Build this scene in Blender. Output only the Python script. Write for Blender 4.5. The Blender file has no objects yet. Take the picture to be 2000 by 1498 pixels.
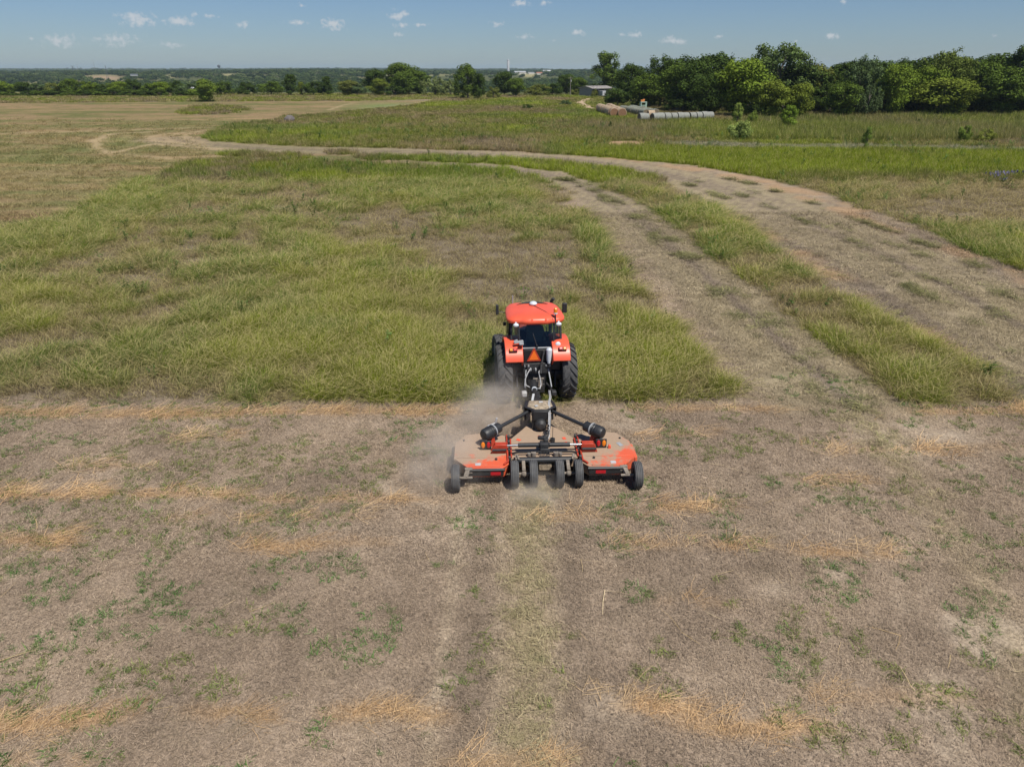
import bpy, math, random
import numpy as np
from mathutils import Vector, Matrix, Euler

# ------------------------------------------------------------------ camera, sky, sun, exposure
S = bpy.context.scene
COL = S.collection
H = 10.0                         # the drone hovers ten metres above the field
PITCH = math.radians(23.3)
FPX = 1421.0                     # focal length in pixels of the 2000 px wide photograph
cam = bpy.data.cameras.new('camera')
cam.sensor_width = 36.0
cam.lens = FPX / 2000.0 * 36.0
cam.clip_start = 0.1
cam.clip_end = 60000.0
cam_o = bpy.data.objects.new('camera', cam)
COL.objects.link(cam_o)
cam_o.location = (0, 0, H)
cam_o.rotation_euler = (math.pi / 2 - PITCH, 0, 0)
S.camera = cam_o

SUN_EL, SUN_AZ = math.radians(60), math.radians(142)     # azimuth clockwise from +Y (the view direction)
SUN_DIR = Vector((math.sin(SUN_AZ) * math.cos(SUN_EL), math.cos(SUN_AZ) * math.cos(SUN_EL), math.sin(SUN_EL)))
sun = bpy.data.lights.new('sun', 'SUN')
sun.energy = 5.0
sun.angle = math.radians(0.53)
sun.color = (1.0, 0.95, 0.86)
sun_o = bpy.data.objects.new('sun', sun)
COL.objects.link(sun_o)
sun_o.rotation_euler = SUN_DIR.to_track_quat('Z', 'Y').to_euler()
sun_o.location = (40, -60, 120)

S.render.engine = 'CYCLES'
S.view_settings.view_transform = 'Standard'
S.view_settings.look = 'None'
S.view_settings.exposure = 0.14
S.view_settings.gamma = 1.0
S.view_settings.use_curve_mapping = False
S.cycles.max_bounces = 6
S.cycles.diffuse_bounces = 3
S.cycles.glossy_bounces = 3
S.cycles.transmission_bounces = 4
S.cycles.transparent_max_bounces = 12
S.cycles.volume_bounces = 2
S.cycles.use_denoising = True
S.cycles.caustics_reflective = False
S.cycles.caustics_refractive = False
S.cycles.sample_clamp_indirect = 4.0
S.cycles.use_adaptive_sampling = True
S.cycles.adaptive_threshold = 0.015

cp, sp_ = math.cos(PITCH), math.sin(PITCH)
def ray(px, py):
    a = (px - 1000.0) / FPX
    b = -(py - 749.0) / FPX
    return Vector((a, cp + b * sp_, -sp_ + b * cp))
def at(px, py, z=0.0):
    r = ray(px, py)
    t = (z - H) / r.z
    return Vector((r.x * t, r.y * t, z))
def at_d(px, py, dist):
    """the point on that sight line whose ground distance along +Y is dist"""
    r = ray(px, py)
    t = dist / r.y
    return Vector((r.x * t, dist, H + r.z * t))
def proj(x, y, z=0.0):
    dz = z - H
    d = y * cp - dz * sp_
    u = y * sp_ + dz * cp
    d = np.maximum(d, 1e-3)
    return 1000.0 + FPX * x / d, 749.0 - FPX * u / d

world = bpy.data.worlds.new('World')
S.world = world
world.use_nodes = True
wt = world.node_tree
wt.nodes.clear()
def N(t, typ, **kw):
    n = t.nodes.new(typ)
    for k, v in kw.items():
        if k == 'inp':
            for kk, vv in v.items():
                n.inputs[kk].default_value = vv
        else:
            setattr(n, k, v)
    return n
def L(t, a, b):
    t.links.new(a, b)
wout = N(wt, 'ShaderNodeOutputWorld')
wbg = N(wt, 'ShaderNodeBackground')
wbg.inputs['Strength'].default_value = 0.07
sky = N(wt, 'ShaderNodeTexSky')
sky.sky_type = 'NISHITA'
sky.sun_disc = False
sky.sun_elevation = SUN_EL
sky.sun_rotation = SUN_AZ
sky.altitude = 0
sky.air_density = 1.0
sky.dust_density = 0.2
sky.ozone_density = 2.2
hsv = N(wt, 'ShaderNodeMix', data_type='RGBA', blend_type='MULTIPLY')
hsv.inputs['Factor'].default_value = 1.0
hsv.inputs['B'].default_value = (0.60, 0.74, 0.99, 1)
L(wt, sky.outputs[0], hsv.inputs['A'])
# small fair-weather cumulus, each at its own bearing and height above the horizon
CLOUDS = [  # px, py, half width, half height in photo pixels, brightness
    (268, 37, 32, 12, .85), (350, 40, 25, 8, .85), (378, 28, 9, 5, .5), (412, 31, 15, 5, .45), (472, 47, 15, 6, .7),
    (580, 43, 24, 6, .6), (651, 45, 22, 9, 1.), (776, 29, 22, 9, .85), (785, 49, 18, 6, .45), (777, 66, 14, 5, .5),
    (971, 46, 14, 6, .6), (120, 77, 32, 12, .6), (226, 76, 40, 11, .6), (335, 87, 34, 6, .35), (590, 9, 9, 5, .5),
    (1015, 6, 19, 7, .8), (1063, 5, 13, 5, .7), (1026, 71, 16, 5, .6), (1131, 63, 15, 6, .75), (1214, 67, 9, 4, .6),
    (1241, 66, 15, 6, .7), (1315, 78, 30, 8, .7), (1405, 71, 11, 4, .6), (1626, 70, 15, 5, .8), (1648, 4, 8, 5, .6),
    (62, 76, 8, 4, .3), (1080, 79, 10, 4, .3), (1555, 80, 6, 4, .25), (1945, 69, 6, 4, .3), (820, 48, 20, 4, .3)]
tc = N(wt, 'ShaderNodeTexCoord')
sep = N(wt, 'ShaderNodeSeparateXYZ')
L(wt, tc.outputs['Generated'], sep.inputs[0])
azn = N(wt, 'ShaderNodeMath', operation='ARCTAN2')
L(wt, sep.outputs['X'], azn.inputs[0]); L(wt, sep.outputs['Y'], azn.inputs[1])
eln = N(wt, 'ShaderNodeMath', operation='ARCSINE')
L(wt, sep.outputs['Z'], eln.inputs[0])
cmb = N(wt, 'ShaderNodeCombineXYZ')
L(wt, azn.outputs[0], cmb.inputs[0]); L(wt, eln.outputs[0], cmb.inputs[1])
prev = None
for (px, py, hw, hh, br) in CLOUDS:
    r = ray(px, py + hh * 0.25).normalized()
    a, e = math.atan2(r.x, r.y), math.asin(r.z)
    sb = N(wt, 'ShaderNodeVectorMath', operation='SUBTRACT'); sb.inputs[1].default_value = (a, e, 0)
    L(wt, cmb.outputs[0], sb.inputs[0])
    ml = N(wt, 'ShaderNodeVectorMath', operation='MULTIPLY'); ml.inputs[1].default_value = (FPX / (hw * 1.08), FPX / (hh * 1.08), 0)
    L(wt, sb.outputs[0], ml.inputs[0])
    ln = N(wt, 'ShaderNodeVectorMath', operation='LENGTH')
    L(wt, ml.outputs[0], ln.inputs[0])
    iv = N(wt, 'ShaderNodeMath', operation='MULTIPLY_ADD'); iv.inputs[1].default_value = -1.0; iv.inputs[2].default_value = 0.55 + 0.55 * br
    L(wt, ln.outputs['Value'], iv.inputs[0])
    if prev is None:
        prev = iv
    else:
        mx = N(wt, 'ShaderNodeMath', operation='MAXIMUM')
        L(wt, prev.outputs[0], mx.inputs[0]); L(wt, iv.outputs[0], mx.inputs[1])
        prev = mx
cn = N(wt, 'ShaderNodeTexNoise', inp={'Scale': 150.0, 'Detail': 7.0, 'Roughness': 0.62})
L(wt, cmb.outputs[0], cn.inputs['Vector'])
cs = N(wt, 'ShaderNodeMath', operation='MULTIPLY_ADD'); cs.inputs[1].default_value = 3.4; cs.inputs[2].default_value = -1.72
L(wt, cn.outputs[0], cs.inputs[0])
ca = N(wt, 'ShaderNodeMath', operation='ADD')
L(wt, cs.outputs[0], ca.inputs[0]); L(wt, prev.outputs[0], ca.inputs[1])
cr = N(wt, 'ShaderNodeMapRange', interpolation_type='SMOOTHSTEP')
cr.inputs['From Min'].default_value = 0.0; cr.inputs['From Max'].default_value = 1.1; cr.inputs['To Max'].default_value = 0.74
L(wt, ca.outputs[0], cr.inputs['Value'])
cm = N(wt, 'ShaderNodeMix', data_type='RGBA')
cm.inputs['B'].default_value = (8.0, 8.2, 8.5, 1)
L(wt, cr.outputs[0], cm.inputs['Factor']); L(wt, hsv.outputs['Result'], cm.inputs['A'])
L(wt, cm.outputs['Result'], wbg.inputs['Color'])
L(wt, wbg.outputs[0], wout.inputs['Surface'])
world.cycles.sampling_method = 'MANUAL'
world.cycles.sample_map_resolution = 512

# ------------------------------------------------------------------ helpers
rng = np.random.default_rng(7)
R = math.radians
def srgb(r, g, b):
    f = lambda c: (c / 12.92 if c <= .04045 else ((c + .055) / 1.055) ** 2.4)
    return (f(r / 255), f(g / 255), f(b / 255))
def tag(o, label=None, cat=None, group=None, kind=None):
    if label: o['label'] = label
    if cat: o['category'] = cat
    if group: o['group'] = group
    if kind: o['kind'] = kind
    return o
def empty(name, loc, rz=0.0):
    o = bpy.data.objects.new(name, None)
    o.empty_display_size = 0.2
    COL.objects.link(o)
    o.location = loc
    o.rotation_euler = (0, 0, rz)
    return o
def mesh_obj(name, me, parent=None, loc=(0, 0, 0), link=True):
    o = bpy.data.objects.new(name, me)
    if link: COL.objects.link(o)
    o.parent = parent
    o.location = loc
    return o
def np_mesh(name, V, F):
    """fast mesh from an (n,3) array and an (m,k) face array"""
    V = np.asarray(V, dtype=np.float32); F = np.asarray(F, dtype=np.int32)
    me = bpy.data.meshes.new(name)
    me.vertices.add(len(V)); me.vertices.foreach_set('co', V.ravel())
    k = F.shape[1]
    me.loops.add(F.size); me.loops.foreach_set('vertex_index', F.ravel())
    me.polygons.add(len(F)); me.polygons.foreach_set('loop_start', np.arange(0, F.size, k, dtype=np.int32))
    me.polygons.foreach_set('loop_total', np.full(len(F), k, dtype=np.int32))
    me.update(calc_edges=True)
    return me
def fattr(me, name, data, dom='POINT'):
    a = me.attributes.new(name, 'FLOAT', dom); a.data.foreach_set('value', np.asarray(data, dtype=np.float32))
def cattr(me, name, rgb, dom='POINT'):
    a = me.attributes.new(name, 'FLOAT_COLOR', dom)
    d = np.ones((len(rgb), 4), dtype=np.float32); d[:, :3] = rgb
    a.data.foreach_set('color', d.ravel())
def vattr(me, name, v, dom='POINT'):
    a = me.attributes.new(name, 'FLOAT_VECTOR', dom); a.data.foreach_set('vector', np.asarray(v, dtype=np.float32).ravel())
def iattr(me, name, v, dom='POINT'):
    a = me.attributes.new(name, 'INT', dom); a.data.foreach_set('value', np.asarray(v, dtype=np.int32))

def _hash(ix, iy, seed):
    h = (ix.astype(np.int64) * 374761393 + iy.astype(np.int64) * 668265263 + seed * 1442695041) & 0x7fffffff
    h = ((h ^ (h >> 13)) * 1274126177) & 0x7fffffff
    h = (h ^ (h >> 16)) & 0xffffff
    return h / float(0xffffff)
def vnoise(x, y, seed=0):
    x = np.asarray(x, float); y = np.asarray(y, float)
    ix = np.floor(x); iy = np.floor(y)
    fx = x - ix; fy = y - iy
    fx = fx * fx * (3 - 2 * fx); fy = fy * fy * (3 - 2 * fy)
    ix = ix.astype(np.int64); iy = iy.astype(np.int64)
    a = _hash(ix, iy, seed); b = _hash(ix + 1, iy, seed); c = _hash(ix, iy + 1, seed); d = _hash(ix + 1, iy + 1, seed)
    return (a * (1 - fx) + b * fx) * (1 - fy) + (c * (1 - fx) + d * fx) * fy
def fbm(x, y, seed=0, oct=4, rough=0.55):
    s = 0; a = 1; t = 0
    for i in range(oct):
        s = s + a * vnoise(x * 2 ** i + 17.3 * i, y * 2 ** i - 9.1 * i, seed + i * 31); t += a; a *= rough
    return s / t
def sstep(a, b, x):
    t = np.clip((x - a) / (b - a), 0, 1)
    return t * t * (3 - 2 * t)
def seg_dist(x, y, pts, closed=False):
    """distance to a polyline and arc length along it"""
    P = np.asarray(pts, float); n = len(P)
    best = np.full(x.shape, 1e9); arc = np.zeros(x.shape); acc = 0.0
    for i in range(n if closed else n - 1):
        a = P[i]; b = P[(i + 1) % n]
        d = b - a; l2 = d @ d
        if l2 < 1e-12: continue
        t = np.clip(((x - a[0]) * d[0] + (y - a[1]) * d[1]) / l2, 0, 1)
        dd = np.hypot(x - a[0] - t * d[0], y - a[1] - t * d[1])
        m = dd < best
        best = np.where(m, dd, best); arc = np.where(m, acc + t * math.sqrt(l2), arc); acc += math.sqrt(l2)
    return best, arc
def in_poly(x, y, pts):
    P = np.asarray(pts, float); n = len(P)
    r = np.zeros(x.shape, bool)
    for i in range(n):
        x1, y1 = P[i]; x2, y2 = P[(i + 1) % n]
        c = ((y1 > y) != (y2 > y))
        r ^= c & (x < (x2 - x1) * (y - y1) / (y2 - y1 + 1e-12) + x1)
    return r
def sdf(x, y, pts):
    d, _ = seg_dist(x, y, pts, True)
    return np.where(in_poly(x, y, pts), d, -d)
def world_pts(pp):
    return [tuple(at(a, b).xy) for a, b in pp]

class MB:
    """collects shapes; build() links them as ONE mesh object"""
    def __init__(s): s.v = []; s.f = []
    def add(s, vs, fs):
        o = len(s.v); s.v += [tuple(v) for v in vs]; s.f += [tuple(i + o for i in f) for f in fs]; return s
    def box(s, c, d, rot=None):
        hx, hy, hz = d[0] / 2, d[1] / 2, d[2] / 2
        vs = [Vector((x, y, z)) for x in (-hx, hx) for y in (-hy, hy) for z in (-hz, hz)]
        if rot is not None:
            m = Euler(rot).to_matrix(); vs = [m @ v for v in vs]
        c = Vector(c)
        return s.add([v + c for v in vs], [(0, 1, 3, 2), (4, 6, 7, 5), (0, 4, 5, 1), (2, 3, 7, 6), (0, 2, 6, 4), (1, 5, 7, 3)])
    def bar(s, a, b, w, h):
        """rectangular bar from a to b"""
        a = Vector(a); b = Vector(b); d = (b - a); l = d.length
        q = d.to_track_quat('Y', 'Z'); m = q.to_matrix()
        vs = [m @ Vector((x * w / 2, y * l, z * h / 2)) + a for x in (-1, 1) for y in (0, 1) for z in (-1, 1)]
        return s.add(vs, [(0, 1, 3, 2), (4, 6, 7, 5), (0, 4, 5, 1), (2, 3, 7, 6), (0, 2, 6, 4), (1, 5, 7, 3)])
    def tube(s, pts, r, n=8, caps=True):
        P = [Vector(p) for p in pts]; rr = r if isinstance(r, (list, tuple)) else [r] * len(P)
        rings = []; up = None
        for i, p in enumerate(P):
            d = ((P[i + 1] - p) if i == 0 else (p - P[i - 1]) if i == len(P) - 1 else (P[i + 1] - P[i - 1])).normalized()
            if up is None:
                up = d.orthogonal().normalized()
            else:
                up = (up - d * up.dot(d)); up = up.normalized() if up.length > 1e-6 else d.orthogonal().normalized()
            sd = d.cross(up)
            rings.append([p + (up * math.cos(2 * math.pi * k / n) + sd * math.sin(2 * math.pi * k / n)) * rr[i] for k in range(n)])
        return s.loft(rings, caps)
    def cyl(s, a, b, r0, r1=None, n=16):
        return s.tube([a, b], [r0, r0 if r1 is None else r1], n)
    def loft(s, rings, caps=True, closed=False):
        n = len(rings[0]); vs = [v for r in rings for v in r]; fs = []
        m = len(rings)
        for i in range(m if closed else m - 1):
            j = (i + 1) % m
            for k in range(n):
                fs.append((i * n + k, i * n + (k + 1) % n, j * n + (k + 1) % n, j * n + k))
        if caps and not closed:
            fs.append(tuple(range(n - 1, -1, -1))); fs.append(tuple((m - 1) * n + k for k in range(n)))
        return s.add(vs, fs)
    def lathe_x(s, prof, c=(0, 0, 0), n=40, closed=True):
        """profile of (x, radius) turned about the X axis"""
        rings = [[(c[0] + x, c[1] + r * math.cos(2 * math.pi * k / n), c[2] + r * math.sin(2 * math.pi * k / n)) for k in range(n)] for x, r in prof]
        return s.loft(rings, False, closed)
    def prism(s, poly, fn, d0, d1):
        n = len(poly)
        a = [fn(p[0], p[1], d0) for p in poly]; b = [fn(p[0], p[1], d1) for p in poly]
        return s.add(a + b, [tuple(range(n - 1, -1, -1)), tuple(range(n, 2 * n))] + [(k, (k + 1) % n, n + (k + 1) % n, n + k) for k in range(n)])
    def prism_z(s, poly, z0, z1): return s.prism(poly, lambda a, b, d: (a, b, d), z0, z1)
    def prism_x(s, poly, x0, x1): return s.prism(poly, lambda a, b, d: (d, a, b), x0, x1)
    def prism_y(s, poly, y0, y1): return s.prism(poly, lambda a, b, d: (a, d, b), y0, y1)
    def ball(s, c, r, n=10, m=6, sc=(1, 1, 1)):
        rings = []
        for i in range(m + 1):
            t = math.pi * i / m; rr = max(math.sin(t), 1e-3) * r
            rings.append([(c[0] + rr * math.cos(2 * math.pi * k / n) * sc[0], c[1] + rr * math.sin(2 * math.pi * k / n) * sc[1], c[2] - r * math.cos(t) * sc[2]) for k in range(n)])
        return s.loft(rings, True)
    def mesh(s, name, mat, smooth=35, fix=True):
        me = bpy.data.meshes.new(name); me.from_pydata(s.v, [], s.f)
        if fix:
            import bmesh
            bm = bmesh.new(); bm.from_mesh(me); bmesh.ops.recalc_face_normals(bm, faces=bm.faces); bm.to_mesh(me); bm.free()
        if mat: me.materials.append(mat)
        if smooth:
            me.polygons.foreach_set('use_smooth', [True] * len(me.polygons)); me.set_sharp_from_angle(angle=R(smooth))
        me.update()
        return me
    def build(s, name, mat, parent=None, smooth=35, bevel=0.0, loc=(0, 0, 0), rot=None):
        o = mesh_obj(name, s.mesh(name, mat, smooth), parent, loc)
        if rot: o.rotation_euler = rot
        if bevel:
            b = o.modifiers.new('bevel', 'BEVEL'); b.width = bevel; b.segments = 2; b.limit_method = 'ANGLE'; b.angle_limit = R(40)
        return o

# ------------------------------------------------------------------ materials
def new_mat(name):
    m = bpy.data.materials.new(name); m.use_nodes = True
    t = m.node_tree; t.nodes.clear()
    o = N(t, 'ShaderNodeOutputMaterial')
    return m, t, o
def plain(name, col, rough=0.5, metal=0.0, var=0.12, scale=9.0, bump=0.0, dust=0.0, dustcol=(.30, .235, .165)):
    """a slightly uneven surface; dust = share covered by settled field dust"""
    m, t, o = new_mat(name)
    p = N(t, 'ShaderNodeBsdfPrincipled'); p.inputs['Roughness'].default_value = rough; p.inputs['Metallic'].default_value = metal
    tcx = N(t, 'ShaderNodeTexCoord')
    n1 = N(t, 'ShaderNodeTexNoise', inp={'Scale': scale, 'Detail': 5.0, 'Roughness': 0.6}); L(t, tcx.outputs['Object'], n1.inputs['Vector'])
    mr = N(t, 'ShaderNodeMapRange'); mr.inputs['To Min'].default_value = 1 - var * 1.6; mr.inputs['To Max'].default_value = 1 + var * 1.6
    mr.inputs['From Min'].default_value = .25; mr.inputs['From Max'].default_value = .75
    L(t, n1.outputs[0], mr.inputs['Value'])
    mx = N(t, 'ShaderNodeMix', data_type='RGBA', blend_type='MULTIPLY'); mx.inputs['Factor'].default_value = 1; mx.inputs['A'].default_value = (*col, 1)
    L(t, mr.outputs[0], mx.inputs['B'])
    last = mx.outputs['Result']
    if dust > 0:
        n2 = N(t, 'ShaderNodeTexNoise', inp={'Scale': 2.3, 'Detail': 8.0, 'Roughness': 0.68}); L(t, tcx.outputs['Object'], n2.inputs['Vector'])
        m2 = N(t, 'ShaderNodeMapRange', interpolation_type='SMOOTHSTEP'); m2.inputs['From Min'].default_value = .72 - .5 * dust; m2.inputs['From Max'].default_value = .98 - .5 * dust
        m2.inputs['To Max'].default_value = min(1, .35 + .65 * dust)
        L(t, n2.outputs[0], m2.inputs['Value'])
        m3 = N(t, 'ShaderNodeMix', data_type='RGBA'); m3.inputs['B'].default_value = (*dustcol, 1)
        L(t, m2.outputs[0], m3.inputs['Factor']); L(t, last, m3.inputs['A']); last = m3.outputs['Result']
        m4 = N(t, 'ShaderNodeMapRange'); m4.inputs['To Min'].default_value = rough; m4.inputs['To Max'].default_value = .95
        L(t, m2.outputs[0], m4.inputs['Value']); L(t, m4.outputs[0], p.inputs['Roughness'])
    L(t, last, p.inputs['Base Color'])
    if bump:
        b = N(t, 'ShaderNodeBump', inp={'Strength': bump, 'Distance': 0.02}); L(t, n1.outputs[0], b.inputs['Height']); L(t, b.outputs[0], p.inputs['Normal'])
    L(t, p.outputs[0], o.inputs['Surface'])
    return m
def leafy(name, source, transl=0.35, var=0.55, gloss=0.0, dead=0.0):
    """leaves and grass blades; source: 'INSTANCER' reads the clump's tint, 'OBJECT' the object's colour"""
    m, t, o = new_mat(name)
    if source == 'INSTANCER':
        a = N(t, 'ShaderNodeAttribute', attribute_type='INSTANCER', attribute_name='tint'); col = a.outputs['Color']
    else:
        a = N(t, 'ShaderNodeObjectInfo'); col = a.outputs['Color']
    r = N(t, 'ShaderNodeAttribute', attribute_type='GEOMETRY', attribute_name='rnd')
    if dead:
        dr = N(t, 'ShaderNodeMapRange'); dr.inputs['From Min'].default_value = 1 - dead; dr.inputs['From Max'].default_value = 1 - dead * .55; dr.inputs['To Max'].default_value = .85
        L(t, r.outputs['Fac'], dr.inputs['Value'])
        dm = N(t, 'ShaderNodeMix', data_type='RGBA'); dm.inputs['B'].default_value = (.36, .30, .15, 1)
        L(t, dr.outputs[0], dm.inputs['Factor']); L(t, col, dm.inputs['A']); col = dm.outputs['Result']
    mr = N(t, 'ShaderNodeMapRange'); mr.inputs['To Min'].default_value = 1 - var; mr.inputs['To Max'].default_value = 1 + var
    L(t, r.outputs['Fac'], mr.inputs['Value'])
    mx = N(t, 'ShaderNodeMix', data_type='RGBA', blend_type='MULTIPLY'); mx.inputs['Factor'].default_value = 1
    L(t, col, mx.inputs['A']); L(t, mr.outputs[0], mx.inputs['B'])
    d = N(t, 'ShaderNodeBsdfDiffuse'); L(t, mx.outputs['Result'], d.inputs['Color'])
    tr = N(t, 'ShaderNodeBsdfTranslucent')
    w = N(t, 'ShaderNodeMix', data_type='RGBA', blend_type='MULTIPLY'); w.inputs['Factor'].default_value = 1; w.inputs['B'].default_value = (1.0, 1.05, .55, 1)
    L(t, mx.outputs['Result'], w.inputs['A']); L(t, w.outputs['Result'], tr.inputs['Color'])
    ms = N(t, 'ShaderNodeMixShader'); ms.inputs[0].default_value = transl
    L(t, d.outputs[0], ms.inputs[1]); L(t, tr.outputs[0], ms.inputs[2])
    last = ms.outputs[0]
    if gloss:
        g = N(t, 'ShaderNodeBsdfGlossy'); g.inputs['Roughness'].default_value = .45
        m2 = N(t, 'ShaderNodeMixShader'); m2.inputs[0].default_value = gloss
        L(t, last, m2.inputs[1]); L(t, g.outputs[0], m2.inputs[2]); last = m2.outputs[0]
    L(t, last, o.inputs['Surface'])
    return m
M_BLADE = leafy('grass_blade', 'INSTANCER', 0.38, 0.45, dead=.22)
M_SPROUT = leafy('sprout_blade', 'INSTANCER', 0.3, 0.5)
M_STRAW = leafy('dry_straw', 'INSTANCER', 0.12, 0.5)
M_WOODS = leafy('woods_leaf', 'INSTANCER', 0.25, 0.6)
M_LEAF = leafy('tree_leaf', 'OBJECT', 0.16, 0.6)
# ------------------------------------------------------------------ the field: where it is mown, where it stands tall
TALL = world_pts([(-900, 640), (-300, 500), (0, 455), (60, 443), (120, 425), (180, 395), (240, 365), (290, 345), (340, 334), (365, 322), (420, 310), (560, 314), (700, 318), (900, 325),
                  (1000, 335), (1060, 347), (1110, 380), (1140, 420), (1165, 445), (1190, 470), (1200, 495), (1240, 530), (1285, 580), (1330, 640), (1400, 715), (1450, 775),
                  (1440, 786), (1200, 790), (1000, 792), (700, 790), (400, 786), (0, 784), (-400, 780), (-900, 778)])
STRIP = world_pts([(690, 304), (860, 305), (1000, 312), (1100, 318), (1200, 330), (1290, 350), (1350, 385), (1450, 440), (1510, 490), (1600, 550), (1700, 610), (1800, 665),
                   (1900, 715), (1980, 762), (1985, 786), (1755, 786), (1700, 742), (1600, 665), (1500, 587), (1400, 512), (1380, 492), (1300, 430), (1190, 370), (1100, 338), (1000, 324), (850, 317), (700, 311)])
BITS = [world_pts([(425, 301), (480, 298), (610, 303), (615, 311), (520, 311), (425, 306)]), world_pts([(632, 296), (680, 295), (682, 303), (640, 304)]),
        world_pts([(690, 299), (700, 298), (700, 303), (690, 303)])]
MEADOW = world_pts([(400, 270), (408, 262), (430, 252), (440, 244), (520, 236), (560, 228), (640, 222), (700, 216), (800, 206), (840, 200), (860, 185.5), (2300, 185.5), (3200, 240), (3600, 700), (2400, 690), (2200, 602), (2000, 530), (1900, 490),
                    (1800, 450), (1700, 411), (1600, 376), (1500, 351), (1400, 331), (1300, 318), (1130, 305), (1000, 297), (800, 291), (600, 287), (500, 282), (420, 276)])
ISLAND = world_pts([(346, 220), (365, 212), (390, 206), (440, 206), (478, 210), (486, 215), (460, 222), (400, 225), (360, 225)])
FARSTRIP = world_pts([(-1200, 184), (900, 184), (870, 194), (700, 198), (400, 199), (0, 202), (-1200, 206)])
LANE = world_pts([(1700, 820), (1660, 790), (1560, 700), (1460, 610), (1370, 530), (1290, 465), (1215, 405), (1140, 362), (1050, 338), (900, 322), (700, 314), (500, 308), (350, 306), (230, 300)])
OUTER = world_pts([(2300, 800), (2000, 640), (1860, 565), (1730, 500), (1600, 445), (1480, 395), (1380, 360), (1290, 340), (1180, 320), (1060, 308), (900, 300), (700, 295), (500, 290), (380, 280), (330, 272)])
TRAIL = world_pts([(1052, 2200), (1036, 1498), (1028, 1300), (1030, 1150), (1036, 1000), (1060, 900)])
TRAIL2 = world_pts([(1700, 825), (1760, 900), (1830, 1000), (1900, 1100), (1980, 1260), (2060, 1498)])
PATH_PALE = world_pts([(1280, 290), (1330, 276), (1500, 283), (1700, 283), (2000, 290), (2500, 300), (2500, 306), (2000, 297), (1700, 292), (1500, 292), (1330, 288)])
PALE2 = world_pts([(1470, 243), (1500, 239), (1720, 239), (1720, 242), (1500, 244)])
DIRT = world_pts([(1170, 280), (1200, 276), (1255, 276), (1275, 280), (1255, 286), (1190, 286)])
ROAD = world_pts([(1157, 214), (1140, 204), (1132, 201), (1138, 198), (1143, 196), (1150, 193)])
STRAWROWS = [(-60, 480, 810, .9, 5), (480, 940, 806, 1., 5), (1230, 1560, 800, .45, 5), (1780, 2060, 806, .9, 4), (-60, 480, 968, .9, 7), (480, 850, 976, .55, 7), (1290, 1410, 990, .7, 8),
             (1240, 1400, 848, .5, 4), (-40, 130, 1055, .8, 10), (470, 640, 1068, 1., 9), (640, 760, 1060, .5, 6), (1240, 1330, 1065, .7, 7), (1400, 1490, 1065, 1., 8), (1560, 1760, 1078, .7, 9),
             (-60, 230, 1405, 1., 24), (380, 620, 1398, .7, 14), (640, 860, 1400, .95, 18), (1225, 1400, 1385, 1., 20), (1330, 1600, 1412, 1., 18), (330, 480, 858, .45, 5), (100, 330, 912, .4, 5),
             (1300, 1480, 1180, .35, 8), (1580, 1900, 1350, .35, 20), (880, 1120, 1480, .6, 20), (0, 160, 1480, .5, 14), (1600, 2000, 878, .35, 8), (1560, 1700, 940, .4, 6), (330, 820, 1010, .25, 5), (1050, 1300, 1010, .3, 8)]
def bumps(px, py, lst):
    s = np.zeros(px.shape)
    for (x, y, rx, ry, v) in lst:
        s += v * np.exp(-((px - x) / rx) ** 2 - ((py - y) / ry) ** 2)
    return s
# where the standing grass is lush (+) or dead and thin (-); centres read off the photograph
LUSH = [(700, 680, 330, 90, .5), (280, 700, 260, 60, .12), (480, 640, 200, 50, .1), (850, 750, 160, 40, .35), (1250, 700, 150, 60, .28), (120, 470, 120, 30, .45), (250, 400, 120, 40, .35), (30, 480, 80, 30, .3),
        (600, 345, 250, 22, .3), (950, 380, 140, 25, .25), (1165, 468, 34, 22, .75), (650, 502, 55, 12, .45), (520, 520, 90, 30, .25), (1060, 430, 70, 25, .2), (850, 345, 200, 15, .2), (780, 405, 200, 20, .12),
        (1210, 345, 70, 14, .4), (1100, 440, 60, 12, .3), (1440, 470, 55, 22, .45), (1330, 425, 60, 20, .25), (1400, 490, 40, 25, .3), (1620, 590, 60, 25, .1), (980, 316, 140, 6, .35),
        (820, 470, 200, 50, -.34), (1000, 540, 200, 60, -.22), (440, 500, 180, 25, -.2), (720, 430, 150, 22, -.35), (300, 580, 250, 22, -.1), (420, 745, 120, 30, -.22), (130, 655, 150, 25, -.12), (1370, 660, 60, 60, -.2),
        (1340, 590, 60, 60, -.15), (1650, 560, 50, 22, -.35), (1560, 590, 60, 25, -.25), (1750, 720, 90, 40, -.1), (1310, 395, 40, 20, -.3), (380, 455, 200, 16, -.18), (250, 770, 300, 10, -.2), (1900, 740, 60, 30, -.2)]
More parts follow.
